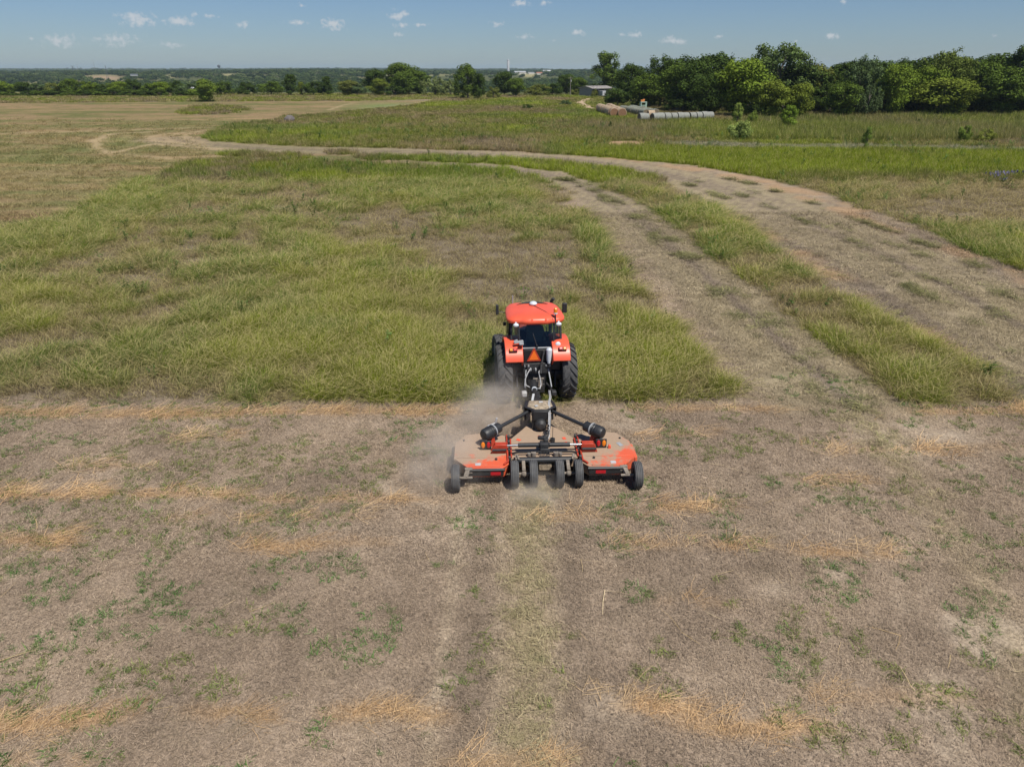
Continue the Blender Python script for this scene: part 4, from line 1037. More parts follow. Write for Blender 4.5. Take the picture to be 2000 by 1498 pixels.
scatter('far_woods', P_FARW, np.stack([X, Y, terrain(X, Y) - .3], 1), rz(n, .05), np.stack([w_, w_, SC], 1), t_, 'far woods covering the valley and ridges up to the horizon')

# ------------------------------------------------------------------ far structures
M_WHITE = plain('white_paint', (.42, .43, .44), .6, var=.08)
M_GREYSTEEL = plain('grey_steel', (.30, .31, .32), .55, var=.1)
M_DARKSTEEL = plain('dark_steel', (.10, .11, .12), .6, var=.1)
def base_at(px, py_top, dist, hpx):
    top = at_d(px, py_top, dist); return top
# white standpipe
top = at_d(992.5, 117, 2600); zb = float(terrain(top.x, 2600)); hgt = top.z - zb
e = empty('water_tower', (top.x, 2600, zb)); tag(e, 'slim white standpipe water tower on the horizon near the centre', 'water tower')
b = MB(); b.lathe_x([(0, 0.01), (0, 4.3), (0, 4.3)], n=8)
b = MB(); rr = 4.2
b.tube([(0, 0, 0), (0, 0, hgt * .94), (0, 0, hgt * .985), (0, 0, hgt)], [rr, rr, rr * .75, .3], 20); b.build('shaft', M_WHITE, e)
b = MB(); b.tube([(0, 0, hgt * .935), (0, 0, hgt * .945)], rr * 1.1, 20); b.build('balcony', M_GREYSTEEL, e)
# round tank on a stem
top = at_d(427, 127, 3000); zb = float(terrain(top.x, 3000)); hgt = top.z - zb
e = empty('water_tower', (top.x, 3000, zb)); tag(e, 'dark round-tank water tower on the left ridge', 'water tower')
b = MB(); b.tube([(0, 0, 0), (0, 0, 2), (0, 0, hgt - 9)], [3.5, 1.6, 1.5], 12); b.build('stem', M_GREYSTEEL, e)
b = MB(); b.tube([(0, 0, hgt - 11), (0, 0, hgt - 7.5), (0, 0, hgt - 3), (0, 0, hgt)], [1.6, 5.5, 6, 1.5], 14); b.build('tank', M_DARKSTEEL, e)
# lattice masts
def mast(px, pyt, dist, w, label, col=M_DARKSTEEL, arms=False):
    top = at_d(px, pyt, dist); zb = float(terrain(top.x, dist)); h = top.z - zb
    e = empty('lattice_mast', (top.x, dist, zb), .4); tag(e, label, 'mast', 'lattice masts on the left horizon')
    b = MB()
    for sx in (-1, 1):
        for sy in (-1, 1):
            b.cyl((sx * w, sy * w, 0), (sx * w * .15, sy * w * .15, h), w * .10, w * .06, 5)
    b.build('mast_leg', col, e, 0)
    b = MB(); k = 12
    for i in range(k):
        a0, a1 = 1 - .85 * i / k, 1 - .85 * (i + 1) / k
        for s_ in (-1, 1):
            b.cyl((-w * a0 * s_, w * a0, h * i / k), (w * a1 * s_, w * a1, h * (i + 1) / k), w * .05, n=4)
            b.cyl((w * a0, -w * a0 * s_, h * i / k), (w * a1, w * a1 * s_, h * (i + 1) / k), w * .05, n=4)
    b.build('bracing', col, e, 0)
    if arms:
        b = MB()
        for z in (.8, .9, .98): b.cyl((-w * 2.2, 0, h * z), (w * 2.2, 0, h * z), w * .09, n=5)
        b.build('crossarm', col, e, 0)
mast(205, 128, 1500, 1.9, 'dark thick lattice mast above the tan ploughed field')
mast(141, 129, 2200, 2.2, 'lattice pylon with crossarms, leftmost of the group', arms=True)
mast(150, 126, 2300, 1.3, 'thin lattice mast just right of the crossarm pylon', M_GREYSTEEL)
mast(181, 117, 2600, 1.3, 'thinnest and highest mast left of the dark thick one', M_GREYSTEEL)
# far buildings
def far_building(label, px, pyb, wpx, hpx, dist, roofc, wallc, name='far_building'):
    g = at_d(px, pyb, dist); zc = dist * cp
    w, h = wpx / FPX * zc, hpx / FPX * zc
    zb = max(float(terrain(g.x, dist)), g.z - 2)
    e = empty(name, (g.x, dist, zb), .25); tag(e, label, 'building')
    hh = max(2.5, g.z + h - zb)
    b = MB(); b.box((0, 0, hh * .35), (w, w * .6, hh * .7)); b.build('wall', wallc, e)
    b = MB(); b.prism_x([(-w * .32, hh * .7), (w * .32, hh * .7), (0, hh)], -w * .52, w * .52); b.build('roof', roofc, e)
M_CREAM = plain('cream_wall', (.55, .52, .46), .8); M_RED = plain('red_roof', (.30, .12, .08), .8)
far_building('long white-roofed building right of the white tower', 1015, 146, 22, 6, 2100, M_WHITE, M_CREAM)
far_building('low grey building between the two far white buildings', 1037, 147, 12, 5, 2150, M_GREYSTEEL, M_CREAM)
far_building('reddish-roofed far house left of the right white building', 1053, 148, 12, 6, 1900, M_RED, M_CREAM)
far_building('white-roofed far building on the right beside dark trees', 1068, 144, 16, 6, 2100, M_WHITE, M_CREAM)
far_building('small white far building at the right end of the group', 1090, 143.5, 7, 4, 2200, M_WHITE, M_WHITE)
far_building('grey-roofed far barn above the left ploughed field edge', 262, 147, 13, 2, 1500, M_DARKSTEEL, M_GREYSTEEL, 'far_barn')
far_building('small white roof showing through the left hedgerow', 337, 172, 8, 5, 420, M_WHITE, M_WHITE, 'small_shed')
far_building('small pale roof beside the lone field tree', 375, 178, 10, 4, 400, M_WHITE, M_CREAM, 'small_shed')

# ------------------------------------------------------------------ the shed, pole, stand, boulder and bales
M_SHEDWALL = plain('shed_sheet', (.23, .22, .235), .6, var=.15, scale=1.5)
M_SHEDROOF = plain('shed_roof', (.40, .37, .34), .5, var=.2, scale=1.2)
M_DARKIN = plain('shed_inside', (.05, .05, .05), .9)
g = at(1163, 189); sc = g.y / FPX
e = empty('shed', (g.x, g.y, 0), R(-52)); tag(e, 'grey sheet-metal shed with a white roof by the end of the dirt road', 'shed')
b = MB(); b.prism_y([(-3.6, 0), (3.6, 0), (3.6, 3.2), (0, 3.9), (-3.6, 3.2)], -.08, .08); b.build('end_wall', M_SHEDWALL, e, 0, loc=(0, -5.6, 0))
b = MB(); b.prism_y([(-3.6, 0), (3.6, 0), (3.6, 3.2), (0, 3.9), (-3.6, 3.2)], -.08, .08); b.build('end_wall', M_SHEDWALL, e, 0, loc=(0, 5.6, 0))
b = MB(); b.box((-3.55, 0, 1.6), (.1, 11, 3.2)); b.build('back_wall', M_SHEDWALL, e, 0)
for sx in (-1, 1):
    b = MB(); b.prism_y([(0, 3.95), (sx * 4.2, 3.13), (sx * 4.2, 3.23), (0, 4.06)], -6.1, 6.1)
    for k in range(25): b.prism_y([(sx * .02, 4.06), (sx * 4.19, 3.23), (sx * 4.19, 3.28), (sx * .02, 4.11)], -6.05 + k * .5, -5.97 + k * .5)
    b.build('roof', M_SHEDROOF, e, 0)
for k in range(4):
    b = MB(); b.box((3.5, -5 + k * 3.3, 1.6), (.18, .18, 3.2)); b.build('post', M_WHITE, e, 0)
b = MB(); b.box((3.5, 0, 3.0), (.12, 11, .4)); b.build('fascia', M_WHITE, e, 0)
g = at(1176, 190)
e = empty('stock_trailer', (g.x, g.y, 0), R(25)); tag(e, 'small white boxy trailer parked at the open side of the shed', 'trailer')
b = MB(); b.prism_x([(-1.8, .5), (1.8, .5), (1.8, 2.0), (1.5, 2.3), (-1.8, 2.3)], -.95, .95); b.build('body', M_WHITE, e, bevel=.05)
for sx in (-1, 1):
    b = MB(); b.lathe_x([(-.1, .12), (-.1, .36), (.1, .36), (.1, .12)], n=18); b.build('wheel', M_DARKSTEEL, e, loc=(sx * 1.0, -.3, .36))
b = MB(); b.bar((0, 1.8, .55), (0, 3.0, .5), .1, .1); b.build('drawbar', M_DARKSTEEL, e)
g = at(1113.5, 189)
e = empty('utility_pole', (g.x, g.y, 0), .3); tag(e, 'thin utility pole with crossarm left of the grey shed', 'utility pole')
M_POLE = plain('weathered_pole', (.22, .19, .16), .9)
hp = at_d(1113.5, 150, g.y).z
b = MB(); b.cyl((0, 0, 0), (0, 0, hp), .15, .1, 8); b.build('pole', M_POLE, e)
b = MB(); b.box((0, 0, hp - .6), (2.2, .1, .12)); b.build('crossarm', M_POLE, e)
b = MB(); b.cyl((.25, 0, hp - 2.0), (.25, 0, hp - 1.2), .2, n=10); b.build('transformer', M_GREYSTEEL, e)
# mint frame with an orange block on it
M_MINT = plain('mint_paint', (.42, .58, .50), .6, var=.1); M_ORBLOCK = plain('orange_tarp', (.55, .20, .05), .7)
g = at(1255.5, 217.5)
e = empty('frame_stand', (g.x, g.y, .25), R(8)); e.scale = (.85, .85, 1.0); tag(e, 'pale green open frame stand in the tall grass before the wood', 'stand')
for sx in (-1, 1):
    for sy in (-1, 1):
        b = MB(); b.box((sx * .85, sy * .55, .95), (.2, .2, 1.9)); b.build('leg', M_MINT, e, 0)
b = MB(); b.box((0, 0, 1.95), (1.95, 1.4, .16)); b.build('top', M_MINT, e, 0, bevel=.02)
b = MB(); b.box((0, 0, 1.15), (1.6, 1.0, .14)); b.build('shelf', M_MINT, e, 0)
o_ = MB(); o_.box((-.25, 0, 2.28), (1.0, .8, .5)); o_.box((.1, .1, 2.6), (.5, .5, .2))
o_ = o_.build('orange_bundle', M_ORBLOCK, bevel=.08, loc=(g.x, g.y, .24)); tag(o_, 'orange bundle lying on top of the pale green stand', 'bundle')
# red implement in the shade behind the bales
M_OLDRED = plain('old_red_paint', (.22, .035, .03), .6, dust=.3)
g = at(1331, 217)
e = empty('farm_implement', (g.x, g.y, 0), R(40)); tag(e, 'dark red farm implement parked in the shade under the trees', 'farm implement')
b = MB(); b.bar((-1.6, 0, .9), (1.6, 0, .9), .25, .25); b.bar((-1.2, -.6, .7), (1.2, -.6, .7), .15, .15); b.bar((0, 0, .9), (0, 2.4, .6), .2, .2); b.build('frame', M_OLDRED, e)
b = MB(); b.prism_x([(-.6, 1.0), (.5, 1.0), (.7, 2.0), (-.5, 2.2)], -.8, .8); b.build('hopper', M_OLDRED, e)
for sx in (-1, 1):
    b = MB(); b.lathe_x([(-.12, .15), (-.12, .5), (.12, .5), (.12, .15)], n=20); b.build('wheel', M_DARKSTEEL, e, loc=(sx * 1.75, 0, .5))
# boulder
M_ROCK = plain('boulder_rock', (.13, .115, .11), .95, var=.3, scale=1.6, bump=.8)
g = at(566, 238)
b = MB(); b.ball((0, 0, .45), 1.0, 18, 12, (1.15, .8, .72))
b.v = [(x * (1 + .28 * (float(vnoise(np.array(x * 1.7 + z), np.array(y * 1.9 - z), 5)) - .5)), y, z * (1 + .3 * (float(vnoise(np.array(x * 2.1), np.array(y * 2.3 + z), 8)) - .5))) for x, y, z in b.v]
tag(b.build('boulder', M_ROCK, None, 50, loc=(g.x, g.y, 0)), 'grey-brown boulder half sunk in the meadow grass', 'boulder')
# round bales
def bale_mats(nm, side, end):
    ms = plain(nm + '_side', side, .9, var=.22, scale=5, bump=.4)
    m_, t, o = new_mat(nm + '_end')
    p = N(t, 'ShaderNodeBsdfDiffuse'); tcx = N(t, 'ShaderNodeTexCoord')
    wv = N(t, 'ShaderNodeTexWave', wave_type='RINGS', rings_direction='X', inp={'Scale': 5.0, 'Distortion': 4.0, 'Detail': 3.0}); L(t, tcx.outputs['Object'], wv.inputs['Vector'])
    mx = N(t, 'ShaderNodeMix', data_type='RGBA'); mx.inputs['A'].default_value = (*[c * .75 for c in end], 1); mx.inputs['B'].default_value = (*[c * 1.15 for c in end], 1)
    L(t, wv.outputs['Fac'], mx.inputs['Factor']); L(t, mx.outputs['Result'], p.inputs['Color']); L(t, p.outputs[0], o.inputs['Surface'])
    return ms, m_
BM = {'tan': bale_mats('tan_bale', (.36, .27, .18), (.26, .15, .09)), 'grey': bale_mats('grey_bale', (.21, .22, .17), (.20, .16, .11)), 'white': bale_mats('wrapped_bale', (.225, .23, .205), (.24, .20, .15))}
_bm = {}
ORD = 'first second third fourth fifth sixth seventh eighth ninth tenth eleventh twelfth thirteenth fourteenth fifteenth sixteenth seventeenth eighteenth nineteenth twentieth'.split()
def bale_mesh(kind):
    if kind in _bm: return _bm[kind]
    b = MB(); n = 24
    prof = [(-.74, .80), (-.70, .86), (-.3, .89), (0, .885), (.3, .89), (.70, .86), (.74, .80)]
    b.lathe_x(prof, n=n, closed=False); side = b.mesh('bale_wrap', BM[kind][0])
    b = MB(); b.lathe_x([(.745, .02), (.72, .3), (.735, .6), (.74, .80)], n=n, closed=False); end = b.mesh('bale_end', BM[kind][1])
    _bm[kind] = (side, end); return _bm[kind]
def bale_row(kind, p0, p1, label, group, name='round_bale', sink=.06, first=None, last=None, big=1.0):
    a, b = at(*p0), at(*p1); d = (b - a); l = d.length; n = max(2, int(l / 1.56)); q = random.Random(int(p0[0] * 7 + p0[1]))
    for i in range(n):
        c = a + d * (i + .5) / n
        e = empty(name, (c.x + q.uniform(-.14, .14), c.y + q.uniform(-.2, .2), .84 - sink), math.atan2(d.y, d.x) + q.uniform(-.07, .07))
        s_ = q.uniform(.88, 1.06) * big; e.location.z += .88 * (big - 1); e.scale = (1, s_, s_)
        e.rotation_euler[0] = 0
        lab = first if (i == 0 and first) else last if (i == n - 1 and last) else (label % ORD[i])
        tag(e, lab, 'hay bale', group)
        s, en = bale_mesh(kind)
        r0 = q.uniform(0, 6)
        for nm, m_, fl in (('wrap', s, 0), ('end_face', en, 0), ('end_face', en, math.pi)):
            o_ = mesh_obj(nm, m_, e); o_.rotation_euler = (r0, 0, fl)
bale_row('tan', (1199, 229), (1170, 218), 'tan round bale, %s from the front in the left brown row', 'tan bales of the left brown row', first='front tan bale of the left brown row, end face showing', big=1.18)
bale_row('tan', (1215, 229.5), (1187, 217.5), 'tan round bale, %s from the front in the right brown row', 'tan bales of the right brown row', first='front tan bale of the right brown row, end face in full view', big=1.18)
bale_row('grey', (1262, 228), (1213, 219), 'weathered grey bale, %s from the front in the nearer slanting row', 'grey bales of the nearer slanting row', first='front grey bale of the nearer slanting row')
bale_row('grey', (1282, 228), (1232, 218.5), 'weathered grey bale, %s from the front in the farther slanting row', 'grey bales of the farther slanting row', first='front grey bale of the farther slanting row')
bale_row('white', (1251, 237.5), (1263, 237.3), 'separate pale bale %s from the left before the gap', 'pale wrapped bales left of the gap', first='pale wrapped bale standing left of the gap in the long white row', last='pale wrapped bale next to the gap in the long white row')
bale_row('white', (1271, 237.4), (1392, 233.5), 'pale net-wrapped bale, %s from the left in the long white row', 'pale wrapped bales of the long row')
g = at(1272, 232)
e = empty('round_bale', (g.x, g.y + .6, .84), R(5)); tag(e, 'single tan bale standing crosswise behind the long white row', 'hay bale')
s, en = bale_mesh('tan'); mesh_obj('wrap', s, e); mesh_obj('end_face', en, e); mesh_obj('end_face', en, e).rotation_euler = (0, 0, math.pi)
# ------------------------------------------------------------------ tractor
def orange_dusty(name, amount, grad=None):
    """orange paint under settled field dust; grad=(axis sign, centre): the dust thins out towards one side"""
    m, t, o = new_mat(name)
    p = N(t, 'ShaderNodeBsdfPrincipled'); tcx = N(t, 'ShaderNodeTexCoord')
    n1 = N(t, 'ShaderNodeTexNoise', inp={'Scale': 1.7, 'Detail': 9.0, 'Roughness': .66}); L(t, tcx.outputs['Object'], n1.inputs['Vector'])
    n2 = N(t, 'ShaderNodeTexNoise', inp={'Scale': 14.0, 'Detail': 6.0, 'Roughness': .7}); L(t, tcx.outputs['Object'], n2.inputs['Vector'])
    s = N(t, 'ShaderNodeMath', operation='MULTIPLY_ADD'); s.inputs[1].default_value = .35; L(t, n2.outputs[0], s.inputs[0]); L(t, n1.outputs[0], s.inputs[2])
    last = s.outputs[0]
    if grad:
        sx = N(t, 'ShaderNodeSeparateXYZ'); L(t, tcx.outputs['Object'], sx.inputs[0])
        g1 = N(t, 'ShaderNodeMath', operation='MULTIPLY_ADD'); g1.inputs[1].default_value = grad[0]; g1.inputs[2].default_value = grad[2]; L(t, sx.outputs['X'], g1.inputs[0])
        g2 = N(t, 'ShaderNodeMath', operation='MULTIPLY_ADD'); g2.inputs[1].default_value = grad[1]; L(t, sx.outputs['Y'], g2.inputs[0]); L(t, g1.outputs[0], g2.inputs[2])
        a2 = N(t, 'ShaderNodeMath', operation='ADD'); L(t, last, a2.inputs[0]); L(t, g2.outputs[0], a2.inputs[1]); last = a2.outputs[0]
    mr = N(t, 'ShaderNodeMapRange', interpolation_type='SMOOTHSTEP'); mr.inputs['From Min'].default_value = .95 - amount; mr.inputs['From Max'].default_value = 1.12 - amount; mr.inputs['To Min'].default_value = .06; mr.inputs['To Max'].default_value = .95
    L(t, last, mr.inputs['Value'])
    dc = N(t, 'ShaderNodeMix', data_type='RGBA'); dc.inputs['A'].default_value = (.27, .205, .14, 1); dc.inputs['B'].default_value = (.36, .285, .20, 1); L(t, n2.outputs[0], dc.inputs['Factor'])
    mx = N(t, 'ShaderNodeMix', data_type='RGBA'); mx.inputs['A'].default_value = (.66, .10, .038, 1)
    L(t, mr.outputs[0], mx.inputs['Factor']); L(t, dc.outputs['Result'], mx.inputs['B']); L(t, mx.outputs['Result'], p.inputs['Base Color'])
    rr = N(t, 'ShaderNodeMapRange'); rr.inputs['To Min'].default_value = .38; rr.inputs['To Max'].default_value = .95; L(t, mr.outputs[0], rr.inputs['Value']); L(t, rr.outputs[0], p.inputs['Roughness'])
    L(t, p.outputs[0], o.inputs['Surface'])
    return m
M_ORANGE = plain('orange_paint', (.74, .105, .05), .36, var=.06, scale=2, dust=.22)
M_BLACK = plain('black_plastic', (.020, .021, .023), .5, var=.2, dust=.14)
M_CHASSIS = plain('black_casting', (.028, .028, .029), .6, var=.3, dust=.22)
M_RUBBER = plain('tyre_rubber', (.06, .06, .061), .85, var=.25, scale=6, dust=.30, dustcol=(.17, .145, .12))
M_RUBBER2 = plain('dusty_tyre_rubber', (.082, .082, .083), .85, var=.2, scale=6, dust=.42, dustcol=(.16, .145, .125))
M_RIM = plain('rim_paint', (.50, .48, .42), .5, var=.1, dust=.35)
M_STEEL = plain('bare_steel', (.55, .55, .55), .3, 1.0, var=.1)
M_HOSE = plain('pale_hose', (.40, .40, .40), .6, var=.1, dust=.3)
M_LIGHTGREY = plain('light_grey_plastic', (.55, .60, .65), .4, var=.08)
M_AMBER = plain('amber_lens', (.75, .22, .01), .2, var=.02); M_RED = plain('red_lens', (.45, .012, .02), .2, var=.02)
M_LAMP = plain('lamp_glass', (.62, .68, .72), .15, var=.05)
M_DKRED = plain('dark_red_paint', (.40, .045, .02), .5, var=.15, dust=.25)
M_SMV = plain('reflective_orange', (.85, .16, .015), .5, var=.03)
M_SEAT = plain('seat_cloth', (.075, .095, .095), .8, var=.1)
M_DUSTSTEEL = plain('dusty_steel', (.20, .17, .14), .85, var=.3, dust=.4)
M_SHADE = plain('painted_shade', (.012, .012, .013), .6)  # near-black colour paints shade onto the tractor's sunlit rear panel
M_DUSTCAP = plain('dried_clippings', (.30, .24, .17), .95, var=.4, scale=14, bump=.8)
m, t, o = new_mat('cab_glass')
g1 = N(t, 'ShaderNodeBsdfTransparent'); g1.inputs[0].default_value = (.62, .70, .66, 1)
g2 = N(t, 'ShaderNodeBsdfGlossy'); g2.inputs['Roughness'].default_value = .03; g2.inputs['Color'].default_value = (.9, .95, 1, 1)
fr = N(t, 'ShaderNodeFresnel', inp={'IOR': 1.45}); ms = N(t, 'ShaderNodeMixShader')
L(t, fr.outputs[0], ms.inputs[0]); L(t, g1.outputs[0], ms.inputs[1]); L(t, g2.outputs[0], ms.inputs[2]); L(t, ms.outputs[0], o.inputs['Surface'])
M_GLASS = m

TR = empty('tractor', TR_POS, TR_YAW)
tag(TR, 'orange cab tractor seen from behind, driving into the tall grass', 'tractor')
def tyre_mesh(name, r, w, rim_r, mat, lugs=0, lug_h=.04, grooves=0):
    b = MB(); hw_ = w / 2
    rr = r - (lug_h if lugs else 0)
    prof = [(-hw_ * .72, rim_r), (-hw_ * .95, rim_r + (rr - rim_r) * .25), (-hw_, rim_r + (rr - rim_r) * .6), (-hw_ * .92, rr - .05 * r), (-hw_ * .72, rr - .008)]
    if grooves:
        gw = w * .025
        for k in range(grooves):
            x = -hw_ * .62 + 2 * hw_ * .62 * k / (grooves - 1)
            prof += [(x - gw, rr), (x - gw * .8, rr - .014), (x + gw * .8, rr - .014), (x + gw, rr)]
    else:
        prof += [(-hw_ * .35, rr), (hw_ * .35, rr)]
    prof += [(hw_ * .72, rr - .008), (hw_ * .92, rr - .05 * r), (hw_, rim_r + (rr - rim_r) * .6), (hw_ * .95, rim_r + (rr - rim_r) * .25), (hw_ * .72, rim_r)]
    b.lathe_x(prof, n=56)
    if lugs:
        for s_ in (-1, 1):
            for k in range(lugs):
                a0 = 2 * math.pi * (k + (.5 if s_ > 0 else 0)) / lugs
                rows = []
                for f in (0, .35, .7, 1.0):                                   # from the middle of the tread to the shoulder, swept back
                    x = s_ * (hw_ * (.02 + .92 * f)); aa = a0 - f * .30 * (1 if True else 1)
                    ro = r - .05 * r * max(0, f - .72) / .28; ri = rr - .06 - (.10 * r if f == 1 else 0) * .4
                    th = (.045 + .02 * f) / r / 1.0
                    rows.append([(x, ro * math.sin(aa + th * .5), ro * math.cos(aa + th * .5)), (x, ro * math.sin(aa - th * .5), ro * math.cos(aa - th * .5)),
                                 (x, ri * math.sin(aa - th * .8), ri * math.cos(aa - th * .8)), (x, ri * math.sin(aa + th * .8), ri * math.cos(aa + th * .8))])
                b.loft(rows)
    return b.mesh(name, mat, 30)
def rim_mesh(name, r, w, mat):
    b = MB(); hw_ = w / 2
    b.lathe_x([(-hw_, r * 1.01), (-hw_ * .9, r * .93), (-hw_ * .25, r * .86), (hw_ * .05, r * .5), (hw_ * .1, r * .18), (hw_ * .35, r * .17), (hw_ * .35, .01), (hw_ * .2, .01), (hw_ * .0, r * .3), (-hw_ * .1, r * .6), (0, r * .84), (hw_ * .9, r * .93), (hw_, r * 1.01)], n=36, closed=False)
    for k in range(8):
        a = k * math.pi / 4; b.cyl((hw_ * .02, r * .33 * math.cos(a), r * .33 * math.sin(a)), (hw_ * .2, r * .33 * math.cos(a), r * .33 * math.sin(a)), .025, n=6)
    return b.mesh(name, mat, 30)
def wheel(parent, x, y, r, w, tm, rm, steer=0.0):
    wo = mesh_obj('wheel', rm, parent, (x, y, r))
    wo.rotation_euler = (random.uniform(0, 6), 0, steer if x > 0 else steer + math.pi)
    to = mesh_obj('tyre', tm, wo)
    return wo
random.seed(5)
RT = tyre_mesh('rear_tyre', .91, .50, .50, M_RUBBER, 21, .045); RR_ = rim_mesh('rear_rim', .50, .36, M_RIM)
FT = tyre_mesh('front_tyre', .64, .38, .35, M_RUBBER, 18, .035); FR_ = rim_mesh('front_rim', .36, .28, M_RIM)
for s_ in (-1, 1):
    w_o = wheel(TR, s_ * 1.04, 0, .91, .5, RT, RR_); w_o.rotation_euler = (.07, 0, 0 if s_ > 0 else 0)
    if s_ < 0: w_o.scale = (-1, 1, 1)
    w_o = wheel(TR, s_ * .99, 2.62, .64, .38, FT, FR_, R(7))
    if s_ < 0: w_o.rotation_euler[2] = R(7); w_o.scale = (-1, 1, 1)
# body
b = MB(); b.box((0, -.05, .92), (.62, .9, .75)); b.box((0, 1.3, .82), (.46, 2.4, .5)); b.box((0, -.42, 1.22), (.9, .3, .32)); b.cyl((-.82, 0, .88), (.82, 0, .88), .17, n=20)
b.box((0, -.35, .55), (.5, .5, .3)); b.box((0, 2.62, .62), (1.5, .18, .16)); b.cyl((-.95, 0, .88), (-.6, 0, .88), .27, n=20); b.cyl((.6, 0, .88), (.95, 0, .88), .27, n=20)
b.build('transmission', M_CHASSIS, TR, bevel=.02)
b = MB(); hood = [(-.40, 1.0), (.40, 1.0), (.43, 1.45), (.36, 1.66), (.18, 1.73), (-.18, 1.73), (-.36, 1.66), (-.43, 1.45)]
b.loft([[(x * s1, y, 1.0 + (z - 1.0) * s2) for x, z in hood] for y, s1, s2 in ((1.55, 1, 1), (2.4, 1, .98), (3.1, .95, .88), (3.35, .85, .75))]); b.build('hood', M_ORANGE, TR, bevel=.02)
b = MB(); b.box((0, 3.38, 1.2), (.6, .05, .42)); b.build('grille', M_BLACK, TR)
# cab: floor box, posts, panes, roof
b = MB(); b.prism_x([(-.42, 1.12), (1.5, 1.12), (1.5, 1.5), (.7, 1.62), (.3, 1.74), (-.36, 1.74), (-.46, 1.5)], -.78, .78); b.build('cab_base', M_BLACK, TR, bevel=.02)
def post(a, b_, w=.06):
    m_ = MB(); m_.bar(a, b_, w, w); m_.build('cab_post', M_BLACK, TR, 0)
RB, RTp, FB, FTp = (-.36, 1.72), (-.12, 2.52), (1.45, 1.45), (1.32, 2.52)
for s_ in (-1, 1):
    post((s_ * .80, RB[0] + .12, RB[1]), (s_ * .78, RTp[0] + .12, RTp[1])); post((s_ * .55, RB[0] - .005, RB[1]), (s_ * .56, RTp[0] - .005, RTp[1]), .035)
    post((s_ * .80, FB[0], FB[1]), (s_ * .78, FTp[0], FTp[1])); post((s_ * .82, .62, 1.6), (s_ * .80, .62, 2.52), .05)
    q_ = MB(); q_.add([(s_ * .80, RB[0] + .15, 1.72), (s_ * .82, FB[0] - .03, 1.48), (s_ * .785, FTp[0] - .03, 2.5), (s_ * .785, RTp[0] + .15, 2.5)], [(0, 1, 2, 3)]); q_.build('side_window', M_GLASS, TR, 0)
    q_ = MB(); q_.add([(s_ * .795, RB[0] + .12, 1.72), (s_ * .56, RB[0], 1.70), (s_ * .56, RTp[0], 2.52), (s_ * .775, RTp[0] + .12, 2.52)], [(0, 1, 2, 3)]); q_.build('corner_window', M_GLASS, TR, 0)
q_ = MB(); q_.add([(-.54, RB[0] - .01, 1.76), (.54, RB[0] - .01, 1.76), (.54, RTp[0] - .01, 2.52), (-.54, RTp[0] - .01, 2.52)], [(0, 1, 2, 3)]); q_.build('rear_window', M_GLASS, TR, 0)
q_ = MB(); q_.add([(-.76, FB[0], 1.48), (.76, FB[0], 1.48), (.75, FTp[0], 2.52), (-.75, FTp[0], 2.52)], [(0, 1, 2, 3)]); q_.build('windscreen', M_GLASS, TR, 0)
b = MB(); b.box((0, RB[0] - .03, 1.74), (1.12, .04, .04)); b.build('window_sill', M_GREYSTEEL, TR, bevel=.01)
b = MB(); b.bar((.0, RB[0] - .05, 1.78), (-.12, RTp[0] - .11, 2.18), .02, .02); b.cyl((0, RB[0] - .03, 1.80), (0, RB[0] - .07, 1.80), .04, n=10); b.build('rear_wiper', M_BLACK, TR)
def roof_ring(inset, z, drop=0.0):
    pts = []
    half = [(0.0, -.34), (.20, -.345), (.36, -.33), (.46, -.27), (.55, -.235), (.70, -.22), (.80, -.18), (.90, -.06), (.935, .12), (.93, .5), (.91, .9), (.87, 1.2), (.76, 1.42), (.58, 1.50), (.38, 1.46), (.2, 1.43), (0, 1.42)]
    out = half + [(-x, y) for x, y in half[-2:0:-1]]
    for x, y in out:
        l = math.hypot(x, y - .6); f = max(0, 1 - inset / l)
        xx, yy_ = x * f, .6 + (y - .6) * f
        zz = z - drop * (xx * xx * .10 + max(0, -yy_) * .10)
        pts.append((xx, yy_, zz))
    return pts
b = MB(); b.loft([roof_ring(.10, 2.47), roof_ring(.03, 2.49), roof_ring(0, 2.54), roof_ring(.005, 2.60), roof_ring(.03, 2.66, .5), roof_ring(.08, 2.70, .6), roof_ring(.18, 2.725, .7), roof_ring(.40, 2.745, .8), roof_ring(.7, 2.755, .8)])
b.build('roof', M_ORANGE, TR, 50)
b = MB(); pts = []
for i in range(13):
    x = -.52 + 1.04 * i / 12; pts.append((x, 1.04 + .12 * (1 - (x / .52) ** 2), 2.758 - .02 * (x / .52) ** 2))
b.tube(pts, [.004 + .042 * math.sin(math.pi * i / 12) for i in range(13)], 8); b.build('roof_vent_strip', M_BLACK, TR)
for x in (-.16, .28):
    b = MB(); b.cyl((x, -.27, 2.62), (x, -.33, 2.64), .05, .035, 12); b.build('roof_latch', M_ORANGE, TR)
b = MB(); b.ball((.02, .92, 2.80), .13, 16, 8, (1, 1, .6)); b.build('gps_receiver', M_LIGHTGREY, TR)
b = MB(); b.cyl((.02, .86, 2.735), (.02, .86, 2.78), .05, n=10); b.build('receiver_base', M_BLACK, TR)
b = MB(); b.tube([(.03, .82, 2.76), (.2, .45, 2.755), (.32, .22, 2.745), (.46, -.05, 2.70), (.52, -.25, 2.62)], .012, 6); b.build('receiver_cable', M_BLACK, TR)
b = MB(); b.tube([(.60, -.22, 2.5), (.60, -.24, 2.70), (.60, -.20, 2.79)], .018, 8); b.build('beacon_stalk', M_BLACK, TR)
bc = MB(); bc.tube([(.60, -.19, 2.79), (.60, -.19, 2.83)], .065, 14); bo = bc.build('beacon', M_LIGHTGREY, TR)
bc = MB(); bc.tube([(.60, -.19, 2.832), (.60, -.19, 2.95), (.60, -.19, 2.985)], [.06, .058, .03], 14); bc.build('amber_dome', M_AMBER, bo)
